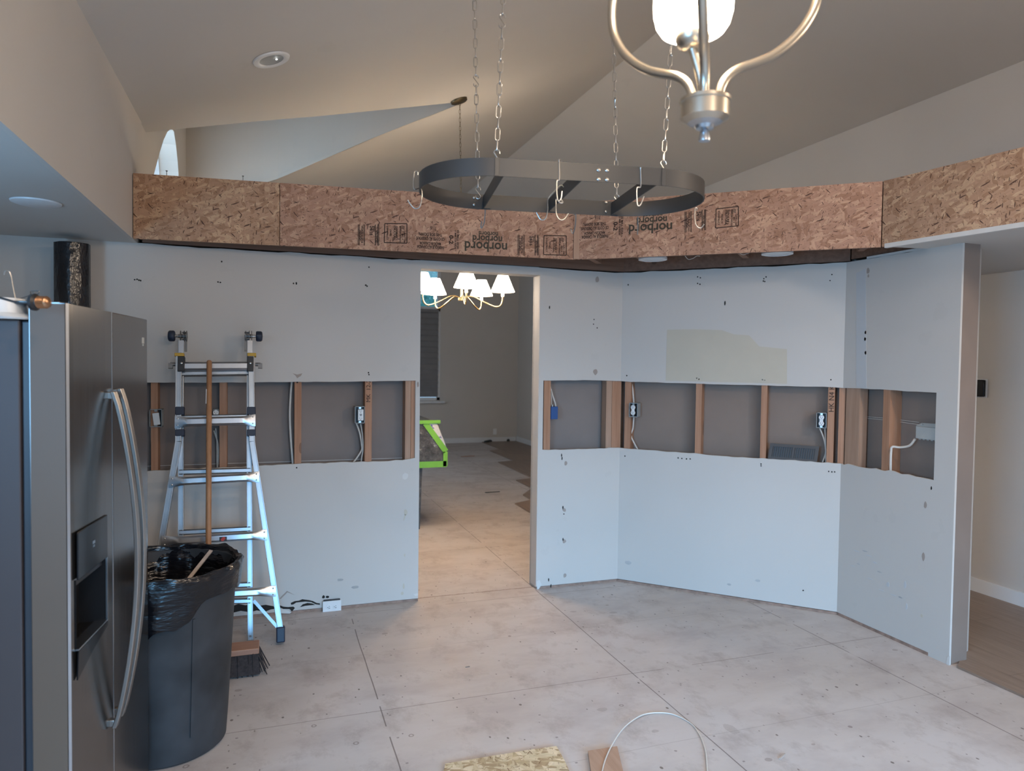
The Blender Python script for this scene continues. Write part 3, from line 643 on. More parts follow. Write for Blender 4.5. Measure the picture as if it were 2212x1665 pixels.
# ------------------------------------------------------------------ electrical boxes
def slots(cc, t_, u_, n_, par):
    MB().obox(cc-t_*.0055+u_*.003, t_*.0012, u_*.004, n_*.0004).build('slot', M['black'], par, smooth=False)
    MB().obox(cc+t_*.0055+u_*.003, t_*.0010, u_*.0033, n_*.0004).build('slot', M['black'], par, smooth=False)
    MB().cyl(cc-u_*.006-n_*.0004, cc-u_*.006+n_*.0004, .0022, seg=8).build('slot', M['black'], par, smooth=False)
def ebox(k, px0, py0, px1, py1, label, kind='outlet', d0=-.002, depth=.07, name='outlet_box', m='boxin'):
    u0, z1 = uz(k, px0, py0, d0); u1, z0 = uz(k, px1, py1, d0); t_, n_ = WALLS[k][1], WALLS[k][2]
    c = W(k, (u0+u1)/2, (z0+z1)/2, d0); hw, hh = abs(u1-u0)/2, abs(z1-z0)/2
    o = thing(name, c, label, 'outlet' if kind == 'outlet' else 'switch' if kind == 'switch' else 'box')
    b = MB(); e = .003
    for sx_ in (-1, 1):
        b.obox(c+t_*sx_*(hw-e/2)+n_*depth/2, t_*e/2, UP*hh, n_*depth/2); b.obox(c+UP*sx_*(hh-e/2)+n_*depth/2, t_*hw, UP*e/2, n_*depth/2)
    b.obox(c+n_*depth, t_*hw, UP*hh, n_*.0015); b.build('box_body', M[m], o, smooth=False)
    b = MB(); b.obox(c+n_*(depth*.6), t_*(hw-e), UP*(hh-e), n_*.002); b.build('dark_interior', M['black'], o, smooth=False)
    for sx_ in (-1, 1):
        b = MB(); cc = c+UP*sx_*(hh-.008)+n_*.002; b.obox(cc, t_*.007, UP*.006, n_*.001); b.cyl(cc-n_*.004, cc, .0028, seg=8); b.build('mounting_ear', M['steel'], o, smooth=False)
    if kind == 'outlet':
        b = MB(); f = c-n_*.003
        for s_ in (-1, 1):
            b.lathe([(0, 0), (.0155, 0), (.0155, .006), (.014, .008), (0, .008)], f+UP*s_*.0185, -n_, 20)
        b.obox(f-n_*.002, t_*.010, UP*.030, n_*.003); rc = b.build('receptacle', M['white'], o)
        b = MB()
        for s_ in (-1, 1):
            cc = f+UP*s_*.0185-n_*.0086
            slots(cc, t_, UP, n_, rc)
    if kind == 'gfci':
        b = MB(); f = c-n_*.003+t_*.004; b.obox(f, t_*.017, UP*.034, n_*.006); rc = b.build('receptacle', M['white'], o, bevel=.003)
        b = MB()
        for s_ in (-1, 1):
            cc = f+UP*s_*.022-n_*.0064
            slots(cc, t_, UP, n_, rc)
        for dz_, hw_ in ((.004, .007), (-.003, .006)): MB().obox(f+UP*dz_-n_*.0064, t_*hw_, UP*.002, n_*.0006).build('test_button', M['black'], rc, smooth=False)
    if kind == 'switch':
        b = MB(); b.obox(c-n_*.002+t_*.003-UP*.004, (t_*.98+UP*.12).normalized()*.0165, (UP*.98-t_*.12).normalized()*.033, n_*.006); b.build('rocker', M['white'], o, bevel=.002)
    return o
ebox('A', 323, 884, 350, 922, 'white rocker switch in an open box beside the fridge edge', 'switch', name='switch_box')
ebox('A', 460, 884, 473, 912, 'open outlet box half hidden behind the broom handle and ladder')
g = ebox('A', 767, 878, 788, 914, 'white test button outlet in an open box beside the pencilled stud', 'gfci'); g['category'] = 'outlet'
ebox('B', 1359, 870, 1377, 901, 'white duplex outlet in an open box on the first stud past the corner', d0=-.012)
ebox('B', 1764, 891, 1785, 925, 'white duplex outlet in an open box beside the handwritten stud')
# blue box seen from its side
p0, p1 = wa_(1189.5, 878, .02), wa_(1204, 905, .02)
o = thing('blue_junction_box', (p0+p1)/2, 'bright blue plastic junction box hung on the grooved stud', 'box')
b = MB(); b.box((p0.x, D+.012, p1.z), (p1.x, D+.085, p0.z)); b.build('box_body', M['blue'], o, bevel=.002)
b = MB(); b.cyl((p0.x+.012, D+.02, p0.z), (p0.x+.012, D+.02, p0.z+.014), .006, seg=10); b.build('clamp', M['steel'], o, smooth=False)
# grey plate on the side wall
p0, p1 = wc_(1978, 918, .03), wc_(2019, 950, .03)
o = thing('junction_box', (p0+p1)/2, 'grey steel junction box lying sideways at the end of the side opening', 'box')
u0, z1 = uz('C', 1978, 920, .03); u1, z0 = uz('C', 2024, 952, .03)
b = MB(); b.prism([W('C', u0, z0, .03), W('C', u1, z0, .03), W('C', u1, z1, .03), W('C', u0, z1, .03)], Vector((.065, 0, 0))); b.build('box_body', M['plate'], o, bevel=.003)
b = MB(); b.prism([W('C', u0-.01, z1, .04), W('C', u1, z1, .04), W('C', u1, z1+.022, .05), W('C', u0+.02, z1+.018, .05)], Vector((.004, 0, 0))); b.cyl(W('C', u0+.03, z1+.01, .036), W('C', u0+.03, z1+.01, .045), .004, seg=8)
for i in range(6): b.obox(W('C', u0+.02+i*.024, z0-.002, .04), (.002, 0, 0), (0, .006, 0), (0, 0, .003))
b.build('bracket', M['plate'], o, smooth=False)
# low horizontal outlet
c = (FY(697, 1297, D-.022)+FY(737, 1323, D-.022))/2
o = thing('floor_outlet', (c.x, D-.02, c.z), 'white sideways double outlet standing off the wall near the floor', 'outlet')
hw = (FY(737, 1310, D-.022).x-FY(697, 1310, D-.022).x)/2; hh = .036
b = MB(); b.box((c.x-hw, D-.026, c.z-hh), (c.x+hw, D-.020, c.z+hh)); cp = b.build('cover_plate', M['white'], o, bevel=.0015)
b = MB(); b.box((c.x-hw+.006, D-.020, c.z-hh+.006), (c.x+hw-.006, D-.0015, c.z+hh+.004)); b.build('box_body', M['black'], o, smooth=False)
b = MB()
for s_ in (-1, 1): b.lathe([(0, 0), (.0165, 0), (.0165, .002), (0, .003)], (c.x+s_*.019, D-.026, c.z), (0, -1, 0), 20)
rc = b.build('receptacle', M['white'], o)
b = MB()
for s_ in (-1, 1):
    cc = Vector((c.x+s_*.019, D-.0293, c.z)); slots(cc, UP, Vector((1, 0, 0)), Vector((0, 1, 0)), rc)
# outlet in the far room
c = FY(1069, 932, YF-.003); o = thing('wall_outlet', c, 'tiny white outlet low on the far room wall', 'outlet')
b = MB(); b.box((c.x-.035, YF-.008, c.z-.057), (c.x+.035, YF-.001, c.z+.057)); b.build('cover_plate', M['white'], o, bevel=.002)
for dz_ in (-.021, .021): MB().box((c.x-.012, YF-.0095, c.z+dz_-.009), (c.x+.012, YF-.008, c.z+dz_+.009)).build('receptacle', M['white'], o, smooth=False)
# thermostat
c = FX(2112, 838, XW-.01); o = thing('thermostat', (XW, c.y, c.z), 'small black thermostat on the hall wall beyond the wall end', 'thermostat')
b = MB(); b.box((XW-.006, c.y-.06, c.z-.062), (XW-.0005, c.y+.06, c.z+.062)); b.build('back_plate', M['white'], o, bevel=.002)
b = MB(); b.box((XW-.028, c.y-.054, c.z-.056), (XW-.006, c.y+.054, c.z+.056)); b.build('screen', M['gloss'], o, bevel=.006)

# floor register leaning in the wall
p = [wb_(1664, 957, .03), wb_(1770, 964, .03), wb_(1766, 1000, .012), wb_(1657, 991, .012)]
o = thing('floor_register', (p[2]+p[3])/2, 'brown slotted floor register leaning inside the angled wall opening', 'vent')
ex = (p[1]-p[0])/2; ez = ((p[0]-p[3])+(p[1]-p[2]))/4; c = sum(p, Vector())/4; en = ex.cross(ez).normalized()
if en.dot(c-O) > 0: en = -en
b = MB(); xh, zh = ex.length, ez.length; xd, zd = ex.normalized(), ez.normalized()
for s_ in (-1, 1): b.obox(c+zd*s_*(zh*.82), xd*xh, zd*zh*.18, en*.003); b.obox(c+xd*s_*(xh*.93), xd*xh*.07, zd*zh*.65, en*.003)
b.obox(c, xd*.006, zd*zh*.65, en*.003); b.build('frame', M['reg'], o, smooth=False)
b = MB()
for i in range(19): 
    x_ = -xh*.82+i*xh*1.64/18; b.obox(c+xd*x_, xd*.0024, zd*zh*.66, en*.0022)
b.build('louver', M['reg'], o, smooth=False)
b = MB(); b.obox(c-en*.010, xd*xh*.9, zd*zh*.7, en*.002); b.build('damper', M['black'], o, smooth=False)

# ------------------------------------------------------------------ dropped header of strand board
H = [Vector((-.676, 4.168, 0)), Vector((1.745, 3.905, 0)), Vector((3.012, 2.858, 0)), Vector((3.108, 2.190, 0)), Vector((3.24, 1.2, 0))]
ZH = 2.475
def hdir(i): d = (H[i+1]-H[i]).normalized(); return d, Vector((-d.y, d.x, 0))
def hp(i, px, py): d, n = hdir(i); return onpl(px, py, n, n.dot(H[i]))
def panel(i, a, b_, label, m, z1=None):
    d, n = hdir(i); a, b_ = Vector(a), Vector(b_); a.z = b_.z = 0; b = MB()
    b.prism([a+UP*ZT, b_+UP*ZT, b_+UP*ZH, a+UP*ZH], n*.011)
    fr = Matrix(((d.x, n.x, 0, a.x), (d.y, n.y, 0, a.y), (0, 0, 1, ZT), (0, 0, 0, 1)))
    return tag(b.build('strand_board', M[m], smooth=False, frame=fr), label, 'board')
h606 = hp(0, 605, 450)
P1b = panel(0, H[0], h606-hdir(0)[0]*.0035, 'short tan strand board at the ceiling drop end of the header', 'osb2')
P2b = panel(0, h606, H[1], 'long stamped strand board above the doorway', 'osb')
P3b = panel(1, H[1]+hdir(1)[0]*.012, H[2], 'stamped strand board on the angled middle header past the bend', 'osb')
P4b = panel(2, H[2]+hdir(2)[0]*.006, H[4], 'unstamped strand board of the header over the hall opening', 'osb2')
b = MB(); b.obox(Vector((H[1].x+.003, H[1].y-.004, (ZT+ZH)/2)), (.016, -.004, 0), (.002, .008, 0), (0, 0, (ZH-ZT)/2-.002)); tag(b.build('corner_strip', M['studd'], smooth=False), 'narrow wood strip standing in the bend of the header', 'strip')
# stamps
def stamp_frame(i, panel_, parent_name, items, m):
    d, n = hdir(i); return mark(panel_, parent_name, items, m, -n, .0016)
def T(i, body, px, py, px_h, rot, align='CENTER', bold=0., wpx=None):
    """text whose anchor (baseline) is at pixel; px_h = letter size in px; rot 180 = upside down, -90 = reads downwards"""
    d, n = hdir(i); p = hp(i, px, py); s_ = FPX/((p-O).dot(_f)); a = R(rot)
    xd = d*math.cos(a)+UP*math.sin(a); zd = -d*math.sin(a)+UP*math.cos(a); sx = 1.
    if wpx:
        vs, _ = text_obj(body, None, (0, 0, 0), (1, 0, 0), (0, 0, 1), px_h/s_, None, align, bold, 1.)
        sx = wpx/s_/max(1e-4, max(v.x for v in vs)-min(v.x for v in vs))
    return ('T', body, None, p, xd, zd, px_h/s_, None, align, bold, sx)
def Ln(i, x0, y0, x1, y1, w_):
    d, n = hdir(i); a, b_ = hp(i, x0, y0), hp(i, x1, y1); s_ = FPX/((a-O).dot(_f)); t_ = (b_-a).normalized(); sd = t_.cross(n)*w_/2/s_
    return ('P', [a-sd, b_-sd, b_+sd, a+sd])
def stamp_set(i, pan, ox, oy, slope):
    q = lambda x, y: (x+ox, y+oy+(x-1050)*slope)
    stamp_frame(i, pan, 'printed_name', [T(i, 'norbord', *q(1050, 523.5), 29, 180, bold=.0016, wpx=93), T(i, 'norbord', *q(1053, 509.5), 21, 180, bold=.0012, wpx=65), T(i, 'norbord', *q(1055, 500.5), 14, 180, bold=.0008, wpx=42)], M['inkg'])
    stamp_frame(i, pan, 'printed_text', [T(i, 'FABRIQUE AU CANADA', *q(930, 530.5), 9.4, 180, bold=.0007, wpx=58), T(i, 'MADE IN CANADA', *q(929.5, 523), 8.8, 180, bold=.0006, wpx=46), T(i, 'CE COTE AU DESSOUS', *q(930, 512.5), 8.8, 180, bold=.0006, wpx=61), T(i, 'THIS SIDE DOWN', *q(930, 503.5), 8.8, 180, bold=.0006, wpx=50), T(i, '7/16', *q(936, 489), 12, 180, bold=.0004, wpx=13)], M['ink'])
    stamp_frame(i, pan, 'printed_number', [T(i, '0-2', *q(970.5, 517.5), 12.5, -90, bold=.0012, wpx=19), T(i, '11 MM 7/16 INCH', *q(982, 517), 5.2, -90, bold=.0004, wpx=40), T(i, '02 MILL 0254', *q(987, 517), 6.0, -90, bold=.0005, wpx=40)], M['ink'])
def stamp_box(i, pan, ox, oy, slope, smudge=False):
    q = lambda x, y: (x+ox, y+oy+(x-1180)*slope)
    its = []
    c_ = [q(1175, 509), q(1223, 508), q(1223, 550), q(1174, 550)]
    for a in range(4): its.append(Ln(i, *c_[a], *c_[(a+1) % 4], 1.8))
    its += [T(i, 'EXPOSURE 1', *q(1199, 529), 5.4, -90, bold=.0004), T(i, 'STRUCTURAL', *q(1194.5, 529), 5.2, -90, bold=.0004), T(i, 'PANEL', *q(1186, 529), 5, -90, bold=.0003), T(i, 'CONSTRUCT', *q(1179, 529), 5, -90, bold=.0003),
            T(i, 'CERTIWOOD', *q(1207, 536), 4.6, -90, bold=.0003), T(i, 'MILL 4', *q(1212, 536), 4.6, -90, bold=.0003), T(i, 'CANPLY OSB', *q(1216.5, 536), 4.2, -90, bold=.0003)]
    for dx in (0, 3.2, 6.4): 
        a, b1, c1 = q(1208, 514+dx*.9), q(1213, 513+dx*.9), q(1218, 515+dx*.9)
        its += [Ln(i, *a, *b1, 1.2), Ln(i, *b1, *c1, 1.2), Ln(i, *a, *q(1211, 517+dx), 1.2)]
    stamp_frame(i, pan, 'printed_box', its, M['ink'])
def stamp_bars(i, pan, ox, oy, slope):
    q = lambda x, y: (x+ox, y+oy+(x-1140)*slope); its = []
    for x_, w_ in [(1118.5, 1), (1121, 1.6), (1132, 1.6), (1155.8, 1.5), (1161.5, 1.8), (1163.8, .9)]: its.append(Ln(i, *q(x_, 507), *q(x_, 552), w_))
    its += [T(i, '24/16', *q(1144, 520), 9, -90, bold=.0007), T(i, 'SPAN', *q(1151, 516), 5, -90, bold=.0004), T(i, 'W24 R16 2F16', *q(1125.5, 528), 6, -90, bold=.0005), T(i, '1R24 2R24', *q(1122, 530), 5, -90, bold=.0004), T(i, 'APA RATED', *q(1157, 533), 5.2, -90, bold=.0005)]
    stamp_frame(i, pan, 'printed_grade', its, M['ink'])
sl = (560-515)/(1240-288)
stamp_set(0, P2b, 0, 0, 0); stamp_bars(0, P2b, 0, 0, 0); stamp_box(0, P2b, 0, 0, .03)
stamp_box(0, P2b, -344, -26, .03); stamp_bars(0, P2b, -345, -22, 0)
sl2 = (535-563)/(1905-1255)
stamp_set(1, P3b, 355, -40, -.145); stamp_bars(1, P3b, 361, -52, -.12); stamp_box(1, P3b, 372, -58, -.10)
# framing of the header box
d0_, n0_ = hdir(0); d1_, n1_ = hdir(1)
def lum(name, a, b_, w_, h_, m, label, cat='beam'):
    b = MB(); b.bar(a, b_, w_, h_, UP); return tag(b.build(name, M[m], smooth=False, bevel=.0015), label, cat)
lum('header_plate', H[0]+n0_*.032+d0_*.02+UP*(ZT+.030), H[1]+n0_*.032-d0_*.03+UP*(ZT+.030), .038, .052, 'lumx', 'wooden plate behind the lower edge of the long header boards')
lum('header_plate', H[1]+n1_*.032+d1_*.05+UP*(ZT+.030), H[2]+n1_*.032-d1_*.04+UP*(ZT+.030), .038, .052, 'lumx', 'wooden plate behind the lower edge of the angled header board')
lum('wall_plate', (-.66, D+.04, 2.26), (XB+.03, D+.04, 2.26), .07, .24, 'lumx', 'dark wood plate along the top of the doorway wall')
lum('wall_plate', W('B', -.01, 2.26, .045), W('B', LB+.02, 2.26, .045), .07, .24, 'lumx', 'dark wood plate along the top of the angled wall')
lum('wall_plate', W('C', .02, 2.27, .05), W('C', .70, 2.27, .05), .07, .24, 'lumx', 'dark wood plate along the top of the side wall')
for (pa, pb, lab) in [((.75, 4.075, 0), (.80, D, 0), 'short joist inside the header just before the doorway'), ((1.82, 3.97, 0), (2.08, 4.27, 0), 'joist running from the header bend to the wall corner'),
                 ((2.02, 3.76, 0), (2.36, 4.10, 0), 'joist inside the angled header before the first lens'), ((2.50, 3.39, 0), (2.80, 3.68, 0), 'joist inside the angled header between the two lenses'),
                 ((3.07, 2.97, 0), (3.22, 3.2, 0), 'joist inside the header at its last bend')]:
    lum('header_joist', Vector(pa)+UP*(ZT+.085), Vector(pb)+UP*(ZT+.085), .038, .088, 'lumy', lab, 'joist')
b = MB(); b.prism([(-.67, 4.18, 2.44), (1.747, 3.92, 2.44), (3.02, 2.87, 2.44), (3.12, 2.2, 2.44), (3.25, 1.2, 2.44), (XW-.01, 1.2, 2.44), (XW-.01, D+.1, 2.44), (-.67, D+.1, 2.44)], (0, 0, .034))
tag(b.build('shelf_deck', M['lumx'], smooth=False), 'wood deck capping the top of the whole dropped header', 'deck')
b = MB(); b.prism([(3.02, 2.845, ZT), (3.118, 2.19, ZT), (3.25, 1.2, ZT), (XW-.001, 1.2, ZT), (XW-.001, 3.9, ZT), (3.27, 3.2, ZT), (3.268, 2.80, ZT)], (0, 0, .013), 0, 1)
struct(b.build('ceiling', [M['ceil'], M['gyp']], smooth=False))
b = MB(); b.bar(H[2]+d1_*.0+Vector((.012, -.02, ZT+.004)), H[4]+Vector((.008, 0, ZT+.004)), .02, .022, UP); tag(b.build('drywall_edge', M['gyp'], smooth=False), 'pale broken drywall edge under the hall end of the header', 'drywall')
for px, py in [(357, 372), (523, 383)]:
    p = hp(0, px, py); p.z = ZH; b = MB(); b.cyl(p+n0_*.03, p+n0_*.03+UP*.030, .0016, seg=8); b.cyl(p+n0_*.03+UP*.028, p+n0_*.03+UP*.032, .005, seg=10)
    tag(b.build('screw', M['grey']), 'dark screw sticking up from the header top ' + ('below the arched window' if px < 400 else 'in front of the bluish wall'), 'screw')
# lenses of recessed lights under the header
for (px, py, lab) in [((1410), 562, 'pale round light lens under the angled header nearer the bend'), (1679, 550, 'pale round light lens under the angled header nearer the hall')]:
    c = F(px, py, ZT+.02); o = thing('downlight', c, lab, 'light')
    b = MB(); b.lathe([(.062, .012), (.072, 0), (.088, .002), (.088, .016)], c, seg=32); b.build('trim_ring', M['white'], o)
    b = MB(); b.lathe([(0, -.004), (.04, -.002), (.066, .006), (.066, .012), (0, .012)], c, seg=32); b.build('lens', M['glassw'], o)
    b = MB(); b.lathe([(.064, .013), (.064, .12), (0, .12)], c, seg=24); b.build('can', M['grey'], o)
# loose ties hanging from the header
for (pts, lab) in [([(1480, 553), (1487, 560), (1497, 558), (1505, 553), (1512, 553)], 'thin white wire loop hanging under the angled header near the bend'), ([(1597, 546), (1604, 550), (1613, 548), (1620, 545)], 'tiny wire curl hanging under the angled header near the middle')]:
    b = MB(); b.tube(bez([F(x, y, ZT+.005+.0) for x, y in pts], 5), .0018, 6); tag(b.build('wire_loop', M['cable']), lab, 'wire')

# ------------------------------------------------------------------ ceiling downlight, soffit disc
n_ = Vector((-.333, 0, 1)).normalized()
c = onpl(586, 128, (-.333, 0, 1), 2.83+.333*.68) - n_*.001
o = thing('recessed_light', c, 'unlit round recessed light high on the sloped ceiling', 'light')
b = MB(); b.lathe([(.062, -.004), (.075, -.010), (.092, -.007), (.096, 0)], c, n_, 40); b.build('trim_ring', M['white'], o)
b = MB(); b.lathe([(.063, -.004), (.058, -.001), (0, -.0005)], c, n_, 32); b.build('baffle', M['boxin'], o)
p = c+Vector((.022, -.012, .010)); b = MB(); b.lathe([(0, -.006), (.005, -.004), (.005, .0), (0, .001)], p-n_*.009, n_, 10); b.build('glint', M['glint_glow'], o)  # glowing bead painted in as a bright speck; the light is off
c = F(78, 436, ZT-.001); o = thing('soffit_disc', c, 'flat white round cover on the low ceiling above the fridge', 'cover')
b = MB(); b.lathe([(0, -.012), (.07, -.012), (.088, -.006), (.09, 0)], c, seg=40); b.build('cover', M['trim'], o)

# ------------------------------------------------------------------ pot rack
rc0 = Vector((.912, 2.146, 0)); ra = R(-9.3); rd = Vector((math.cos(ra), math.sin(ra), 0)); rn = Vector((-rd.y, rd.x, 0)); RS, RR, RZ0, RZ1 = .243, .224, 2.048, 2.100
ring = []
for k in range(25): a = -math.pi/2+math.pi*k/24; ring.append(rc0+rd*(RS+RR*math.cos(a))+rn*RR*math.sin(a))
for k in range(25): a = math.pi/2+math.pi*k/24; ring.append(rc0+rd*(-RS+RR*math.cos(a))+rn*RR*math.sin(a))
rack = thing('pot_rack', rc0+UP*RZ0, 'dark grey oval metal pot rack hanging from four chains', 'pot rack')
b = MB(); n = len(ring); th = .0032
outn = [(ring[(i+1) % n]-ring[i-1]).normalized() for i in range(n)]
outn = [Vector((t_.y, -t_.x, 0)) for t_ in outn]
vs = []
for i in range(n):
    for dd in (0, th):
        for z in (RZ0, RZ1): vs.append(ring[i]+outn[i]*dd+UP*z)
fs = []
for i in range(n):
    j = (i+1) % n; A_, B_ = i*4, j*4; fs += [(A_, A_+1, B_+1, B_), (A_+2, B_+2, B_+3, A_+3), (A_+1, A_+3, B_+3, B_+1), (A_, B_, B_+2, A_+2)]
b.add(vs, fs); b.build('oval_band', M['rack'], rack)
for i, (s0, s1) in enumerate([(-.235, -.235), (0.0, 0.0), (.235, .235)]):
    b = MB(); p0 = rc0+rd*s0-rn*(RR-.002); p1 = rc0+rd*s1+rn*(RR-.002)
    b.obox((p0+p1)/2+UP*(RZ0+.024), (p1-p0)/2, rd*.0016, UP*.0225)
    for p_, sg in ((p0, 1), (p1, -1)): b.obox(p_+rn*sg*.002+rd*.012+UP*(RZ0+.020), rd*.012, rn*.0016, UP*.017)
    b.build('cross_bar', M['rack'], rack, smooth=False)
for s_ in (-RS-.012, RS+.012):
    for sg in (-1, 1): MB().obox(rc0+rd*s_+rn*sg*(RR+.0045)+UP*(RZ0+RZ1)/2, rd*.006, rn*.0015, UP*.0262).build('joint_plate', M['black' if s_ < 0 else 'rack'], rack, smooth=False)  # left plates black: the shadow gap at the joint put into the colour
for px, py in [(1293, 367), (1311, 368), (1293, 387), (1311, 388)]:
    pn = onpl(px, py, rn, rn.dot(rc0)-RR-th); b = MB(); b.lathe([(.0062, 0), (.0055, .0025), (.003, .0042), (0, .0048)], pn, -rn, 14); b.build('rivet', M['steel'], rack)
for px, py in [(1309, 437), (1309, 457), (1024, 427), (1024, 442)]:
    pn = onpl(px, py, rn, rn.dot(rc0)+RR-.004); b = MB(); b.lathe([(.0045, 0), (.004, .002), (0, .0034)], pn, -rn, 12); b.build('rivet', M['steel'], rack)

# chains: one link mesh reused
def link_mesh():
    b = MB(); L_, w_ = .0115, .0064; pts = []
    for k in range(9): a = math.pi*k/8; pts.append(Vector((math.cos(a)*w_, 0, L_+math.sin(a)*w_)))
    for k in range(9): a = math.pi+math.pi*k/8; pts.append(Vector((math.cos(a)*w_, 0, -L_+math.sin(a)*w_)))
    b.tube(pts, .0017, 7, closed=True); return b
def s_pts(): 
    out = []
    for k in range(13): a = R(-20+200*k/12); out.append(Vector((math.cos(a)*.0085, 0, .012+math.sin(a)*.0085)))
    for k in range(13): a = R(0-200*k/12); out.append(Vector((math.cos(a)*.0085, 0, -.012+math.sin(a)*.0085)))
    return out
lm = None; sm_ = None
def chain(p0, p1, shook, label, m='steel', sc=1., name='chain', grp=None, pitch=.0317, tw0=-.33):
    global lm, sm_
    p0, p1 = Vector(p0), Vector(p1); root = thing(name, p0, label, 'chain', grp)
    d = (p1-p0); L_ = d.length; q = UP.rotation_difference(d.normalized()); n = int(L_/(pitch*sc)); step = L_/n
    key = (m,)
    if key not in chain.cache:
        l0 = link_mesh().build('link', M[m]); s0 = MB().tube(s_pts(), .0018, 7).build('s_hook', M[m]); s0.parent = root; l0.parent = root; chain.cache[key] = (l0, s0)
        bpy.context.view_layer.update(); first = [True, True]
    else: first = [False, False]
    l0, s0 = chain.cache[key]; 
    for i in range(n+1):
        hook = any(abs((p0+d*(i/n)).z-z) < step*.55 for z in shook) or (i == 0 and shook != ())
        ki = 1 if hook else 0
        if first[ki]: ob = (l0, s0)[ki]; first[ki] = False
        else: ob = (l0, s0)[ki].copy(); COL.objects.link(ob)
        ob.parent = root; ob.location = d*(i/n); ob.scale = (sc, sc, sc)
        ob.rotation_mode = 'QUATERNION'
        tw = Matrix.Rotation(tw0+(math.pi/2 if i % 2 else 0)+random.uniform(-.12, .12), 4, 'Z').to_quaternion()
        ob.rotation_quaternion = q @ tw
    if first[1]: bpy.data.objects.remove(s0); chain.cache[key] = (l0, None)
    return root
chain.cache = {}
def ztop(p): return zP1(p.x)-.004
for px, py, side, s_, lean, hk, lab in [
    (1093, 345, -1, -.243, .034, 42, 'steel chain nearest the kitchen on the rack side toward the doorway'),
    (1462, 375, -1, .243, .060, None, 'steel chain partly hidden behind the glass lamp'),
    (1011, 422, 1, -.243, -.035, 184, 'steel chain rising beside the small brass canopy'),
    (1317, 432, 1, .243, -.050, 222, 'steel chain straight between lamp arm and rack rivets')]:
    a = rc0+rd*(s_+(-.012 if s_ < 0 else .012))+rn*side*(RR-.002)+UP*(RZ1-.006); top_ = a+CR*lean; top_.z = 0; top_.z = ztop(top_)
    z_h = () if hk is None else (dep(px, hk, (a-O).dot(_f)+.0).z,)
    chain(a+UP*.010, top_, (a.z+.012,)+z_h, lab, grp='chains holding the pot rack')
# pot hooks
def hook(pts, label, r=.0021, m='steel'):
    P_ = [dep(*q) for q in pts]; b = MB(); b.tube(bez(P_, 6), r, 8)
    return tag(b.build('pot_hook', M[m]), label, 'hook', 'hooks on the pot rack')
dn = lambda px, py: (onpl(px, py, rn, rn.dot(rc0)-RR-th-.0018)-O).dot(_f)
df = lambda px, py: (onpl(px, py, rn, rn.dot(rc0)+RR+th+.0018)-O).dot(_f)
dl = 2.27
hook([(903, 378, dl), (902, 371, dl), (896, 370, dl-.01), (894, 378, dl-.012), (893, 402, dl-.012), (896, 409, dl-.01), (905, 407, dl), (911, 412, dl), (911, 430, dl), (906, 447, dl), (896, 450, dl), (886, 440, dl), (881, 432, dl)], 'steel hook over the rounded end of the rack nearest the fridge')
hook([(1212, 358, dn(1212, 358)+.01), (1212, 347, dn(1212, 350)+.008), (1208, 345, dn(1208, 350)), (1208, 352, dn(1208, 350)), (1208, 386, dn(1208, 386)), (1203, 392, dn(1208, 390)), (1203, 420, dn(1208, 400)), (1206, 434, dn(1208, 400)), (1212, 428, dn(1208, 400)), (1214, 413, dn(1208, 400))], 'steel hook over the front band midway along the rack')
hook([(1387, 374, dn(1387, 374)+.01), (1387, 364, dn(1387, 364)+.008), (1384, 362, dn(1384, 364)), (1384, 368, dn(1384, 368)), (1384, 402, dn(1384, 402)), (1376, 406, dn(1384, 402)), (1376, 432, dn(1384, 402)), (1378, 444, dn(1384, 402)), (1384, 441, dn(1384, 402)), (1391, 424, dn(1384, 402))], 'steel hook over the front band beyond the rivets')
dm = (rc0+UP*2.05-O).dot(_f)
hook([(1218, 404, dm-.01), (1211, 400, dm-.01), (1200, 410, dm-.01), (1186, 426, dm-.01), (1183, 436, dm-.01), (1183, 455, dm-.01), (1178, 472, dm-.01), (1168, 474, dm-.01), (1159, 459, dm-.01)], 'steel hook on the middle bar with its point toward the fridge')
hook([(1212, 430, dm-.02), (1216, 437, dm-.02), (1210, 438, dm-.02), (1202, 430, dm-.02), (1201, 440, dm-.02), (1202, 462, dm-.02), (1209, 474, dm-.02), (1219, 473, dm-.02), (1228, 461, dm-.02)], 'steel hook on the middle bar with its point toward the hall')
hook([(1046, 447, df(1046, 447)), (1048, 449, df(1048, 449)), (1048, 460, df(1048, 460)), (1046, 480, df(1046, 470)), (1041, 492, df(1046, 470)), (1039, 488, df(1046, 470)), (1041, 478, df(1046, 470))], 'hook on the back band above the upside down board name', m='grey')
hook([(1239, 464, df(1240, 464)), (1243, 462, df(1240, 464)), (1244, 472, df(1240, 464)), (1242, 492, df(1240, 464)), (1237, 504, df(1240, 464)), (1233, 495, df(1240, 464))], 'hook on the back band in front of the header bend', m='grey')
hook([(1504, 455, 2.42), (1506, 450, 2.42), (1502, 449, 2.42), (1501, 456, 2.42), (1501, 474, 2.42), (1505, 488, 2.42), (1514, 492, 2.42), (1521, 484, 2.42)], 'steel hook under the rounded end of the rack nearest the lamp')
hook([(1378, 468, df(1378, 468)), (1378, 470, df(1378, 470)), (1378, 486, df(1378, 470)), (1377, 507, df(1378, 470))], 'thin straight hook end hanging across the second board name', m='grey')

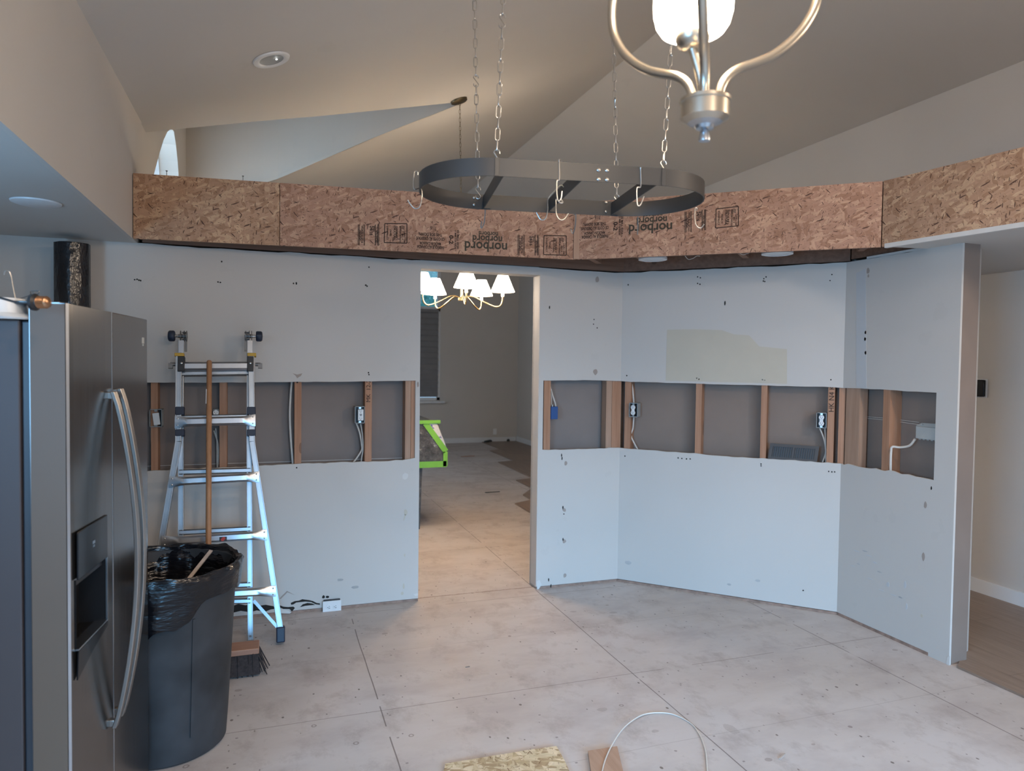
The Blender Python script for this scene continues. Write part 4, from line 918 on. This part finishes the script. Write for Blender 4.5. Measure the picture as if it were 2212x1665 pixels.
# ------------------------------------------------------------------ glass pendant near the camera
pc = dep(1523, 239, 1.40); pend = thing('pendant_lamp', pc, 'lit glass pendant with curved nickel arms hanging close by', 'lamp')
b = MB(); zt = .032; prof = [(0, -.060), (.011, -.060), (.0115, -.056), (.0085, -.042), (.006, -.038), (.005, -.037), (.017, -.036), (.020, -.030), (.034, -.024), (.0475, -.016), (.0475, .013), (.0505, .015), (.0505, .021), (.044, .024), (0, .024)]
b.lathe(prof[8:], pc, seg=40); b.build('hub', M['nickel'], pend)
b = MB(); b.lathe(prof[:9], pc, seg=24); b.build('finial', M['aluw'], pend)
armp = [(.026, .020), (.029, .045), (.040, .068), (.062, .088), (.095, .104), (.130, .124), (.165, .155), (.195, .195), (.215, .245), (.215, .31), (.190, .38), (.13, .45), (.05, .50), (.012, .52)]
for ang in (-108, 12, 132):
    a = R(ang); dr = CR*math.cos(a)+Vector((_f.x, _f.y, 0)).normalized()*math.sin(a); dr.z = 0; dr.normalize(); k_ = 1.13
    b = MB(); b.tube(bez([pc+dr*r_*k_+UP*z_ for r_, z_ in armp], 6), .0095, 14); b.build('arm', M['nickel'], pend)
sc_ = pc - CR*.028 + UP*.0
sb = Vector((sc_.x, sc_.y, pc.z+.141))
b = MB(); b.tube(bez([pc+UP*.028-CR*.004, pc-CR*.012+UP*.07, sb-UP*.018], 6), .0085, 14); b.build('stem', M['nickel'], pend)
b = MB(); b.lathe([(0, -.022), (.016, -.022), (.027, -.016), (.033, -.004), (.036, .010), (.030, .012), (0, .010)], sb, seg=32); b.build('socket_cup', M['nickel'], pend)
b = MB(); b.lathe([(.030, .004), (.048, .006), (.062, .014), (.0715, .028), (.0765, .048), (.0775, .070), (.0745, .21), (.0715, .21), (.0735, .070), (.070, .044), (.058, .022), (.030, .010)], sb, seg=44); b.build('glass_shade', M['shade_k'], pend)
b = MB(); b.cyl(pc+UP*.515, pc+UP*(zP1(pc.x)-pc.z-.02), .006); b.cyl(pc+UP*.50, pc+UP*.54, .02, .014); b.lathe([(.06, -.025), (.065, 0)], (pc.x, pc.y, zP1(pc.x)), seg=28); b.build('rod', M['nickel'], pend)

# ------------------------------------------------------------------ dining chandelier
cc = Vector((1.432, 5.38, 2.0)); ch = thing('chandelier', cc, 'brass chandelier with five lit white shades seen through the doorway', 'chandelier')
b = MB(); b.lathe([(0, -.010), (.026, -.010), (.028, .012), (.012, .018), (.009, .04), (.009, .26), (0, .26)], cc+UP*.0, seg=20); b.build('column', M['brass'], ch)
for k in range(5):
    a = R(-27+72*k); dr = Vector((math.cos(a), math.sin(a), 0))
    b = MB(); b.tube(bez([cc+dr*r_+UP*z_ for r_, z_ in [(.012, .008), (.05, .024), (.10, .020), (.17, -.015), (.24, -.048), (.285, -.058), (.315, -.040), (.326, .0), (.326, .028)]], 5), .0058, 10); am = b.build('arm', M['brass'], ch)
    b = MB(); e = cc+dr*.326; b.cyl(e+UP*.022, e+UP*.07, .012, seg=14); b.build('candle_sleeve', M['white'], am)
    b = MB(); b.lathe([(.094, .060), (.040, .188), (.037, .188), (.090, .060)], e, seg=30); b.build('lamp_shade', M['shade_d'], am)
    point('chandelier_bulb', e+UP*.05, (1, .80, .60), 9, .03)
cp_ = onpl(991, 216, (-.333, 0, 1), 2.83+.333*.68)
can = tag(MB().lathe([(0, -.028), (.012, -.027), (.05, -.022), (.064, -.014), (.066, -.001)], cp_, n_, 30).build('ceiling_canopy', M['dbrass']), 'small dark brass canopy on the sloped ceiling', 'canopy')
cb = MB()
chain(cc+UP*.258, cp_-n_*.026, (), 'thin dark brass chain holding the dining chandelier', 'dbrass', .95, tw0=.2)

# ------------------------------------------------------------------ refrigerator
fa, fb = Vector((-.4705, 2.004, 0)), Vector((-.392, 2.707, 0)); fd = (fb-fa).normalized(); fo = Vector((fd.y, -fd.x, 0)); FHT = 1.639; fw_ = (fb-fa).length
fr = thing('refrigerator', (fa+fb)/2-fo*.35, 'stainless side by side refrigerator with water dispenser', 'refrigerator')
def fp(s_, o_, z): return fa+fd*s_+fo*o_+UP*z
def fx_(px): # parameter along the front for a pixel column
    p = onpl(px, 1000, fo, fo.dot(fa)); return (p-fa).dot(fd)
gap = fx_(243.5)
def pt(px, py, off=0.): p = onpl(px, py, fo, fo.dot(fa)+off); return (p-fa).dot(fd), p.z
dt = .085
def fbox(s0, s1, o0, o1, z0, z1, name, m, parent=fr, bevel=.004):
    b = MB(); b.prism([fp(s0, o0, z0), fp(s1, o0, z0), fp(s1, o1, z0), fp(s0, o1, z0)], UP*(z1-z0)); return b.build(name, M[m] if isinstance(m, str) else m, parent, smooth=False, bevel=bevel)
fbox(.004, fw_-.004, -.78, -dt-.022, .02, FHT-.043, 'cabinet', 'fside')
fbox(.012, fw_-.012, -dt-.022, -dt+.001, .06, FHT-.045, 'gasket', 'gasket')
# doors: slightly convex fronts
def door(s0, s1, name, cut=None):
    b = MB(); n = 10; fr_ = []
    for i in range(n+1): 
        t_ = i/n; fr_.append((s0+(s1-s0)*t_, -.0 - .012*(abs(2*t_-1)**4)*0 - .006*((s0+(s1-s0)*t_)/fw_*2-1)**2))
    if cut is None:
        pts = [(s, o_) for s, o_ in fr_]+[(s1, -dt), (s0, -dt)]
        b.prism([fp(s, o_, .05) for s, o_ in pts], UP*(FHT-.05))
        return b.build(name, M['ss'], fr, bevel=.003)
    c0, c1, z0, z1 = cut
    def blk(a0, a1, zz0, zz1): 
        f = lambda s: -.006*(s/fw_*2-1)**2; b.prism([fp(a0, f(a0), zz0), fp(a1, f(a1), zz0), fp(a1, -dt, zz0), fp(a0, -dt, zz0)], UP*(zz1-zz0))
    blk(s0, c0, .05, FHT); blk(c1, s1, .05, FHT); blk(c0, c1, .05, z0); blk(c0, c1, z1, FHT)
    b.prism([fp(c0, -dt, z0), fp(c1, -dt, z0), fp(c1, -dt+.012, z0), fp(c0, -dt+.012, z0)], UP*(z1-z0)); return b.build(name, M['ss'], fr, smooth=False)
sL, zTop = pt(165, 1145); sR, _ = pt(229, 1105); z_p = pt(229, 1200)[1]; z_b = pt(165, 1375)[1]; z_lo = pt(165, 1450)[1]
zTop = (pt(166, 1150)[1]+pt(228, 1112)[1])/2; z_mid = (pt(166, 1262)[1]+pt(226, 1198)[1])/2; z_bot = (pt(166, 1378)[1]+pt(226, 1372)[1])/2
d1 = door(.0, gap-.003, 'freezer_door', (sL, sR, z_bot, z_mid))
d2 = door(gap+.003, fw_, 'fridge_door')
b = MB(); b.prism([fp(-.0015, -.004, .05), fp(.003, .0015, .05), fp(.003, -.006, .05)], UP*(FHT-.05)); b.prism([fp(gap-.005, .0005, .05), fp(gap-.002, .0012, .05), fp(gap-.002, -.02, .05)], UP*(FHT-.05)); b.build('door_edge', M['aluw'], fr, smooth=False)
b = MB(); b.prism([fp(-.0012, -.006, .052), fp(-.0012, -dt+.002, .052), fp(.002, -dt+.002, .052), fp(.002, -.006, .052)], UP*(FHT-.054)); b.build('door_side', M['fedge'], fr, smooth=False)
# dispenser
dsp = fbox(sL, sR, -.001, .004, z_mid, zTop, 'dispenser_panel', 'gloss', fr, .002)
b = MB(); cc_ = (sL+sR)/2; b.obox(fp(cc_, .0045, (z_mid+zTop)/2+.01), fd*.008, fo*.0004, UP*.004); b.obox(fp(cc_, .0045, (z_mid+zTop)/2), fd*.005, fo*.0004, UP*.003); b.build('display', M['aluw'], dsp, smooth=False)
b = MB(); b.prism([fp(sL+.004, -.01, z_mid), fp(sR-.004, -.01, z_mid), fp(sR-.004, -dt+.013, z_mid), fp(sL+.004, -dt+.013, z_mid)], UP*-.02); b.build('spout', M['black'], dsp, smooth=False)
b = MB()
for zz0, zz1 in ((z_bot, z_mid),): b.prism([fp(sL, -dt+.0125, zz0), fp(sR, -dt+.0125, zz0), fp(sR, -dt+.014, zz0), fp(sL, -dt+.014, zz0)], UP*(zz1-zz0)); b.prism([fp(sL, -dt+.014, zz0), fp(sL+.0015, -dt+.014, zz0), fp(sL+.0015, -.002, zz0), fp(sL, -.002, zz0)], UP*(zz1-zz0)); b.prism([fp(sR, -dt+.014, zz0), fp(sR-.0015, -dt+.014, zz0), fp(sR-.0015, -.002, zz0), fp(sR, -.002, zz0)], UP*(zz1-zz0))
b.build('recess_liner', M['darkm'], fr, smooth=False)
b = MB(); b.prism([fp(sR-.002, .003, z_bot), fp(sR+.002, .003, z_bot), fp(sR+.002, -.001, z_bot), fp(sR-.002, -.001, z_bot)], UP*(z_mid-z_bot)); b.prism([fp(sL, -.03, z_bot), fp(sR, -.03, z_bot), fp(sR, .004, z_bot+.002), fp(sL, .004, z_bot+.002)], UP*.004); b.build('recess_trim', M['aluw'], fr, smooth=False)
zl = z_bot-.075
b = MB(); b.prism([fp(sL, .004, z_bot), fp(sR, .004, z_bot), fp(sR, .004, z_bot-.012), fp(cc_, .0025, (zl+z_bot)/2), fp(sL, .001, zl)], -fo*.003); b.build('drip_lip', M['gloss'], fr, smooth=False)
# bowed handles
def handle(s_, px_t, py_t, px_b, py_b, sgn, bow):
    zt_ = pt(px_t, py_t)[1]; zb_ = pt(px_b, py_b)[1]; b = MB(); prev = None; N_ = 26; pts = []
    for i in range(N_+1):
        t_ = i/N_; z = zb_+(zt_-zb_)*t_; o_ = .012+bow*math.sin(math.pi*t_)**.8; pts.append((o_, z))
    for w0, w1, oo, mi in ((-.013, .013, 0., 0),):
        vs = []
        for o_, z in pts: 
            for ds, dz in ((w0, -.006), (w1, -.006), (w1, .006), (w0, .006)): vs.append(fp(s_+ds, o_+dz, z))
        fs = [(0, 3, 2, 1), (4*N_, 4*N_+1, 4*N_+2, 4*N_+3)]
        for i in range(N_):
            for k in range(4): k2 = (k+1) % 4; fs.append((4*i+k, 4*i+k2, 4*i+4+k2, 4*i+4+k))
        b.add(vs, fs)
    for zz in (zt_-.012, zb_+.014): b.obox(fp(s_, .004, zz), fd*.009, fo*.008, UP*.010)
    return b.build('handle', M['steelh'], d1 if s_ < gap else d2, bevel=.002)
M['steelh'] = simple('satin_handle_steel', (.42, .385, .355), .34, 1., var=.04)
handle(gap-.030, 236, 845, 236, 1575, 0, .062); handle(gap+.030, 254, 838, 250, 1550, 0, .062)
s_, z_ = pt(311, 738); b = MB(); b.obox(fp(s_, .0012-.006*(s_/fw_*2-1)**2, z_+.004), fd*.010, fo*.0012, UP*.010); b.obox(fp(s_, .0012-.006*(s_/fw_*2-1)**2, z_-.011), fd*.004, fo*.0012, UP*.003); b.build('badge', M['plate'], d2, smooth=False)
fbox(.01, .075, -.14, -.02, FHT-.004, FHT+.004, 'hinge_cover', 'ss', fr, .002)
b = MB(); b.bar(fp(.02, -.62, FHT-.036), fp(.02, -.10, FHT-.036), .03, .012, UP); b.build('hinge', M['aluw'], fr, bevel=.003)

# things on the fridge
zt_ = FHT-.043
kc = dep(-4, 690, 1.74); kc.z = zt_+.001
k_ = thing('downlight_kit', kc, 'loose white downlight with spring wires lying on the refrigerator', 'light')
b = MB(); b.lathe([(0, 0), (.088, 0), (.092, .004), (.080, .012), (.062, .016), (.056, .052), (0, .055)], kc, seg=36); b.build('housing', M['white'], k_)
b = MB(); a0 = dep(34, 650, (kc-O).dot(_f)); pA = dep(22, 590, (kc-O).dot(_f)); pB = dep(84, 629, (kc-O).dot(_f)+.02)
b.tube(bez([a0, a0+(pA-a0)*.5, pA, pA+Vector((-.010, 0, .004)), pA+Vector((-.014, .002, -.004))], 5), .0014, 6); b.build('spring_wire', M['steel'], k_)
b = MB(); b.tube(bez([dep(-6, 668, (kc-O).dot(_f)-.03), a0-CR*.005, a0+(pB-a0)*.6, pB-CR*.02, pB, pB-UP*.009-CR*.006, pB-CR*.016-UP*.003], 5), .0014, 6); b.build('spring_wire', M['grey'], k_)
ad = dep(70, 664, (fp(.02, -.3, zt_)-O).dot(_f)-.05); ad.z = FHT-.006
ax = CR.copy(); ax.z = 0; ax.normalize()
k2_ = thing('screw_base_adapter', ad, 'copper threaded lamp base with black cord beside the loose downlight', 'adapter')
b = MB(); b.lathe([(0, -.002), (.019, 0), (.020, .008), (.014, .012), (.014, .014)], ad, ax, 24); b.build('collar', M['black'], k2_)
b = MB(); pr = [(.0125, .012)]
for i in range(5): pr += [(.0118, .013+i*.0045), (.0146, .0153+i*.0045)]
b.lathe(pr+[(.0125, .037), (.006, .041), (0, .042)], ad, ax, 24); b.build('screw_thread', M['copper'], k2_)
b = MB(); b.tube(bez([ad, ad-ax*.03-UP*.002, ad-ax*.07+UP*.008, ad-ax*.11+UP*.018], 6), .0028, 8); b.build('cord', M['black'], k2_)

# black plastic wrapped duct behind the fridge
pb0, pb1 = FY(118, 600, 4.20), FY(196, 600, 4.20); dr_ = (pb1.x-pb0.x)/2; dc = Vector(((pb0.x+pb1.x)/2, 4.20, 0))
b = MB(); b.lathe([(dr_*.97, 0.001), (dr_, .5), (dr_*.97, 1.0), (dr_, 1.5), (dr_*1.0, 2.092)], dc, seg=30, fn=lambda i, a, r, h: (r*(1+.035*math.sin(5*a+i)+.02*math.sin(11*a)), h))
tag(b.build('wrapped_duct', M['sheet']), 'shiny black plastic wrapped duct standing behind the refrigerator', 'duct')

# ------------------------------------------------------------------ trash can and liner
tc = Vector((-.375, 3.010, 0)); tcan = thing('trash_can', tc, 'scuffed dark grey round trash can beside the refrigerator', 'trash can')
b = MB(); b.lathe([(0, .002), (.205, .002), (.214, .010), (.222, .12), (.246, .56), (.252, .66), (.262, .665), (.264, .69), (.258, .70), (.248, .695), (.240, .56), (.212, .03), (0, .03)], tc, seg=56); b.build('body', M['can'], tcan)
b = MB()
for a in (-100, -62, 30, 120, 200): 
    ar = R(a); d_ = Vector((math.cos(ar), math.sin(ar), 0)); b.bar(tc+d_*.2245+UP*.10, tc+d_*.2475+UP*.55, .010, .004, d_)
b.build('rib', M['can'], tcan, smooth=False)
b = MB(); random.seed(3)
ph = [random.uniform(0, 6.28) for _ in range(12)]
def crumple(i, a, r, h):
    w_ = math.sin(9*a+ph[0]+i)*.5+math.sin(17*a+ph[1]+i*1.7)*.35+math.sin(31*a+ph[2]-i)*.2+math.sin(5*a+ph[3])*.4
    if i <= 2: hh = h+(.035*math.sin(3*a+ph[4])+.03*math.sin(7*a+ph[5])+.012*w_)*(1 if i == 0 else .4) + ((.15, .11, .05)[i]*max(0, math.cos(a-R(-18)))**2.2 if i < 3 else 0)
    else: hh = h+.006*w_
    return r+.0055*w_*(1.7 if i > 7 else 1), hh
prof = [(.256, .505), (.262, .535), (.266, .57), (.270, .62), (.276, .672), (.279, .70), (.272, .716), (.256, .712), (.244, .67), (.228, .60), (.212, .50), (.19, .40), (.12, .33), (.0, .31)]
b.lathe(prof, tc, seg=120, fn=crumple); bag = b.build('bin_liner', M['bag']); tag(bag, 'shiny black bag draped over the rim of the trash can', 'bag')
p0 = dep(456, 1189, (tc-O).dot(_f)+.20); p1 = dep(392, 1270, (tc-O).dot(_f)-.02)
b = MB(); b.bar(p0, p1, .014, .005, _f); tag(b.build('wood_strip', M['lath'], smooth=False), 'thin pale wood strip poking up out of the black bag', 'stick')

# ------------------------------------------------------------------ push broom
hb = Vector((-.27, 3.56, 0)); broom = thing('push_broom', hb, 'push broom with brown handle leaning on the ladder behind the trash can', 'broom')
top = dep(452, 779, (Vector((-.30, 4.12, 1.47))-O).dot(_f)); foot = hb+Vector((0, 0, .15))
b = MB(); b.tube([foot, foot+(top-foot)*.5, top-(top-foot).normalized()*.006, top], [.0135, .0135, .0135, .010], 16); bh = b.build('handle', M['broom'], broom)
b = MB(); q_ = foot+(top-foot)*.86; b.obox(q_+Vector((-.0135, -.003, 0)), (.0015, 0, 0), (0, .006, 0), (0, .01, .038)); b.build('sticker', M['white'], bh, smooth=False)
hx0, hx1 = -.51, FY(560, 1408, 3.56).x
b = MB(); b.box((hx0, 3.505, .108), (hx1, 3.615, .136)); b.build('block', M['block'], broom, bevel=.004)
b = MB(); random.seed(11)
b.prism([(hx0+.006, 3.512, .112), (hx1-.006, 3.512, .112), (hx1+.004, 3.500, .012), (hx0+.006, 3.500, .012)], (0, .10, 0))
for i in range(520):
    x_ = hx0+.01+(hx1-hx0-.015)*random.random(); y_ = 3.508+.104*random.random(); sp = (x_-hx1+.03)/.03 if x_ > hx1-.03 else 0
    e = Vector((x_+max(0, sp)*random.uniform(.01, .075)+random.uniform(-.006, .006), y_+random.uniform(-.016, .016), random.uniform(.001, .012)))
    b.tube([Vector((x_, y_, .112)), e], [.0042, .0022], 5)
br2 = b.build('bristles', M['bristle'], broom); br2['kind'] = 'stuff'

# ------------------------------------------------------------------ ladder
LS = .20; lnrm = Vector((0, 1, -LS)).normalized(); lup = Vector((0, LS, 1)).normalized(); lout = Vector((0, -1, LS)).normalized()
def lp(px, py, off=0.): return onpl(px, py, lnrm, lnrm.dot(Vector((0, 3.9, 0)))-off)
lad = thing('step_ladder', (-.25, 3.9, 0), 'folded aluminium telescoping ladder leaning against the wall by the fridge', 'ladder')
XR_ = Vector((1, 0, 0))
def rail(pts, w_, d_, name, m='alu', off=0.):
    b = MB()
    for i in range(len(pts)-1):
        p, q = pts[i], pts[i+1]; b.bar(p+lout*off, q+lout*off, w_, d_, lout); 
        # front flanges give the channel look
        t_ = (q-p).normalized(); sd = t_.cross(lout).normalized()
        for sg in (-1, 1): b.bar(p+lout*(off+d_/2+.002)+sd*sg*(w_/2-.003), q+lout*(off+d_/2+.002)+sd*sg*(w_/2-.003), .005, .004, lout)
    return b.build(name, M[m], lad, smooth=False, bevel=.0012)
# outer rails (front): straight above the joint, flaring below
feetL = lp(318, 1385); feetR = lp(606, 1384)
rail([lp(388, 765), lp(387, 955), feetL+lup*.06], .030, .034, 'outer_rail', off=.032)
rail([lp(543, 765), lp(545, 955), feetR+lup*.06], .030, .034, 'outer_rail', off=.032)
rail([lp(391, 735), lp(391, 940), lp(390, 1390)], .028, .026, 'inner_rail', off=-.004)
rail([lp(539, 735), lp(538, 940), lp(541, 1385)], .028, .026, 'inner_rail', off=-.004)
for p_ in (feetL, feetR):
    b = MB(); b.obox(p_+lup*.040+lout*.030, XR_*.022, lout*.028, lup*.040); b.build('foot', M['navy'], lad, bevel=.006)
for px in (390, 541):
    b = MB(); p_ = lp(px, 1388); b.obox(p_+lup*.008, XR_*.016, lout*.018, lup*.008); b.cyl(p_+lup*.035+lout*.010, p_+lup*.035+lout*.014, .006, seg=12); b.build('end_cap', M['grey'], lad)
# rungs, front set (pinched ends) and back set
def rung(xl, yl, xr, yr, hpx, off, name, pinch=True, m='aluw'):
    a, c_ = lp(xl, yl, off), lp(xr, yr, off); b = MB(); s_ = FPX/((a-O).dot(_f)); hh = hpx/2/s_; N_ = 24; vs = []; d_ = c_-a
    for i in range(N_+1):
        t_ = i/N_; e = min(t_, 1-t_); k = max(0., 1-e/.17) if pinch else 0; k = k*k*(3-2*k)
        hfl = hh*(1+.0*k)*(.80+.35*k); dep_ = .019*(1-.86*k)+.001; p_ = a+d_*t_+lout*(.0+.010*k)
        for (u_, v_) in ((-1, -.55), (-.55, -1), (.55, -1), (1, -.55), (1, .55), (.55, 1), (-.55, 1), (-1, .55)): vs.append(p_+lup*hfl*u_*.98+lout*dep_*v_)
    fs = [tuple(range(8)), tuple(range(8*N_+7, 8*N_-1, -1))]
    for i in range(N_):
        for k in range(8): k2 = (k+1) % 8; fs.append((8*i+k, 8*i+8+k, 8*i+8+k2, 8*i+k2))
    b.add(vs, fs); o = b.build(name, M[m], lad)
    if pinch:
        for p_, sg in ((a, 1), (c_, -1)):
            for u_ in (-.6, .6): q = p_+XR_*sg*.014+lup*hh*u_+lout*.014; MB().lathe([(.0042, 0), (.0035, .002), (0, .003)], q, lout, 10).build('rivet', M['steel'], o)
    return o
b_ = .047
for xl, yl, xr, yr, h_ in [(378, 912, 552, 908, 24), (366, 1041, 560, 1030, 22), (350, 1170, 577, 1155, 22), (333, 1291, 596, 1276, 22)]: rung(xl, yl, xr, yr, h_, b_, 'front_rung')
for yl, yr in [(903, 900), (1020, 1016), (1150, 1142), (1268, 1262), (1301, 1297)]: rung(388, yl, 541, yr, 15, -.004, 'back_rung', False, 'alu')
rung(388, 792, 541, 791, 24, .030, 'top_rung', False); rung(388, 808, 541, 806, 14, .0, 'top_rung', False, 'alu')
for xs, sg in ((389, -1), (543, 1)):
    b = MB()
    for py, hh in ((888, .022), (935, .018)): b.obox(lp(xs, py, .032), XR_*.022, lout*.022, lup*hh)
    b.obox(lp(xs, 912, .030)+XR_*sg*.018, XR_*.004, lout*.020, lup*.06); b.build('sliding_lock', M['navy'], lad, bevel=.003)
    b = MB(); b.obox(lp(xs+(3 if sg < 0 else -2), 787, .038), XR_*.017, lout*.020, lup*.042); b.build('corner_bracket', M['black'], lad, bevel=.003)
    b = MB(); q = lp(xs+(3 if sg < 0 else -2), 784, .060); b.lathe([(.006, 0), (.005, .002), (0, .003)], q, lout, 12); b.build('bolt', M['steel'], lad)
    b = MB(); b.obox(lp(xs+(1 if sg > 0 else -1), 767, .034), XR_*.023, lout*.020, lup*.009); b.build('spring_clip', M['yellow'], lad, bevel=.002)
    b = MB(); q = lp(xs-sg*0+(0 if sg < 0 else 0), 787, .030)+XR_*sg*.02; b.cyl(q, q+XR_*sg*.028, .010, .011, 14); b.obox(q+XR_*sg*.026-lup*.008, XR_*.011, lout*.010, lup*.014); b.build('lock_tab', M['grey'], lad)
    # slim top rail above
    b = MB(); b.bar(lp(xs+(3 if sg < 0 else -3), 768, .030), lp(xs+(3 if sg < 0 else -3), 736, .030), .026, .022, lout); b.build('top_rail', M['aluw'], lad, smooth=False)
    # hinge plates and knob
    hc = lp(xs+(5 if sg < 0 else -5), 726, .026)
    b = MB()
    for o_, th_ in ((-.014, .003), (.004, .003), (.016, .003)): b.cyl(hc+XR_*(o_-sg*.004), hc+XR_*(o_-sg*.004+th_), .030, seg=26)
    b.cyl(hc-XR_*.018, hc+XR_*.018, .011, seg=14)
    for k in range(6): a = R(60*k); b.cyl(hc-XR_*(sg*.012)+lup*.022*math.sin(a)+lout*.022*math.cos(a)-XR_*.012, hc-XR_*(sg*.012)+lup*.022*math.sin(a)+lout*.022*math.cos(a)+XR_*.012, .003, seg=8)
    b.bar(hc-XR_*sg*.018, hc-XR_*sg*.018-lup*.085, .012, .010, lout); b.build('hinge', M['grey'], lad)
    b = MB(); b.cyl(hc+XR_*sg*.016, hc+XR_*sg*.042, .008, seg=14); b.build('hinge_pin', M['steel'], lad)
    b = MB(); b.lathe([(0, 0), (.026, .0), (.030, .006), (.030, .026), (.024, .034), (0, .036)], hc+XR_*sg*.036, XR_*sg, 9, fn=lambda i, a, r, h: (r, h)); b.build('knob', M['navy'], lad, bevel=.003)
# diagonal braces by the feet
for xa, ya, xb, yb in [(548, 1297, 600, 1355), (384, 1300, 335, 1362)]:
    b = MB(); b.bar(lp(xa, ya, .010), lp(xb, yb, .030), .016, .004, lout); b.build('brace', M['alu'], lad, smooth=False)
b = MB(); q = lp(482, 1164, b_+.022); b.obox(q, XR_*.018, lout*.0008, lup*.011); lb = b.build('warning_label', M['black'], lad, smooth=False)
b = MB(); b.lathe([(.0, 0), (.012, 0)], q+lout*.0012, lout, 16, fn=lambda i, a, r, h: (r*(1 if abs(math.cos(a)) > .5 else .7), h)); b.build('red_oval', simple('label_red', (.45, .04, .03), .5), lb, smooth=False)

# ------------------------------------------------------------------ things on the kitchen floor
def flatboard(name, pts, th, m, label, cat, parent=None):
    b = MB(); b.prism([F(x, y, .0012) for x, y in pts], UP*th)
    o0 = F(*pts[0], 0); fr = Matrix.Translation(o0) @ Matrix.Rotation(math.radians(90), 4, 'X')
    return tag(b.build(name, M[m], smooth=False, frame=fr), label, cat)
flatboard('strand_board_scrap', [(962, 1655), (1150, 1624), (1202, 1617), (1218, 1645), (1270, 1760), (930, 1790)], .011, 'osbp', 'pale strand board offcut lying on the subfloor at the front', 'board')
flatboard('wood_offcut', [(1270, 1631), (1333, 1621), (1352, 1700), (1282, 1712)], .018, 'offcut' if 'offcut' in M else 'studd', 'short brown plank offcut lying under the white wire', 'wood')
wp_ = [(1296, 1690), (1306, 1645), (1325, 1603), (1350, 1569), (1385, 1545), (1420, 1539), (1455, 1543), (1492, 1562), (1512, 1588), (1524, 1622), (1528, 1665), (1530, 1700)]
wz = [.022, .022, .024, .02, .012, .006, .004, .004, .004, .004, .004, .004]
b = MB(); b.tube(bez([F(x, y, z) for (x, y), z in zip(wp_, wz)], 6), .0026, 8); tag(b.build('wire_loop', M['cable']), 'white electrical wire arching across the subfloor', 'wire')
# wood chips and staples scattered by hand
random.seed(21)
for i, (px, py, l_, an, m, lab) in enumerate([(1690, 1633, .05, .5, 'lath', 'tan wood splinter on the subfloor near the lower hall side'), (1010, 1440, .022, .1, 'grey', 'dark bent nail lying on the subfloor before the doorway')]):
    p = F(px, py, .003); d_ = Vector((math.cos(an), math.sin(an), 0)); b = MB(); b.bar(p-d_*l_/2, p+d_*l_/2, .006 if i == 0 else .002, .003, UP); tag(b.build('wood_splinter' if i == 0 else 'nail', M[m], smooth=False), lab, 'debris')

# ------------------------------------------------------------------ things in the far room
# furniture wrapped in film, taped green
yy = 6.15; o = thing('wrapped_furniture', (1.0, 6.6, 0), 'furniture wrapped in clear film with bright green tape beyond the doorway', 'furniture')
q = lambda px, py: FY(px, py, yy)
q1, q2, q3, q4 = q(946, 911), q(964, 975), q(964, 1009), q(880, 1016)
zb_, xr_ = q3.z, q3.x; zt2 = q1.z; x_t = q1.x
def hull(x0, xT, xB_, y0, y1, z0, z1, zk): return [(x0, y0, z0), (xB_, y0, z0), (xB_, y0, zk), (xT, y0, z1), (x0, y0, z1)]
b = MB(); prof_ = hull(.55, x_t, xr_, yy, 0, zb_, zt2, q2.z); b.prism(prof_, (0, 1.1, 0)); b.build('body', M['film'], o, bevel=.01)
b = MB(); w_ = .05
def tape(b, a, c_, w_=.045): b.bar(a, c_, w_, .004, (0, -1, 0))
tape(b, Vector((.55, yy-.004, zb_+.03)), Vector((xr_, yy-.004, zb_+.03)), .055); tape(b, Vector((xr_-.01, yy-.004, zb_+.01)), Vector((xr_-.01, yy-.004, q2.z)), .04)
tape(b, Vector((xr_-.005, yy-.004, q2.z)), Vector((x_t-.115, yy-.004, zt2-.01)), .05); b.bar(Vector((.55, yy-.002, zt2)), Vector((x_t+.02, yy-.002, zt2)), .03, .02, (0, -1, 0)); b.build('green_tape', M['green'], o, smooth=False)
b = MB(); b.prism([(xr_-.02, yy-.003, q2.z-.0), (x_t-.10, yy-.003, zt2-.02), (x_t-.01, yy-.003, zt2-.01), (xr_-.005, yy-.003, q2.z+.05)], (0, -.002, 0)); b.build('masking_sheet', M['mask'], o, smooth=False)
b = MB(); e = q(915, 1015).x; b.prism([(.62, yy+.05, 0.001), (e-.02, yy+.05, 0.001), (e, yy+.05, zb_), (.60, yy+.05, zb_)], (0, .9, 0)); b.build('skirt', M['film'], o, smooth=False)
b = MB(); b.tube(bez([F(1048, 955, .02), F(1062, 952, .02), F(1078, 949, .03), F(1090, 943, .06), F(1096, 945, .06), F(1098, 952, .02)], 5), .03, 8); tag(b.build('hose', M['hose']), 'dark hose lying against the far room wall', 'hose')
for px, py, w_, lab in [(1010, 985, .11, 'flat brown scrap on the far room floor'), (1063, 1062, .09, 'thin dark bent scrap in the middle of the far room floor')]:
    p = F(px, py, .004); b = MB(); b.bar(p-Vector((w_, .02, 0)), p+Vector((w_, -.01, 0)), .03 if w_ > .1 else .014, .006, UP); tag(b.build('floor_scrap', M['hose'] if w_ < .1 else M['stud'], smooth=False), lab, 'debris')
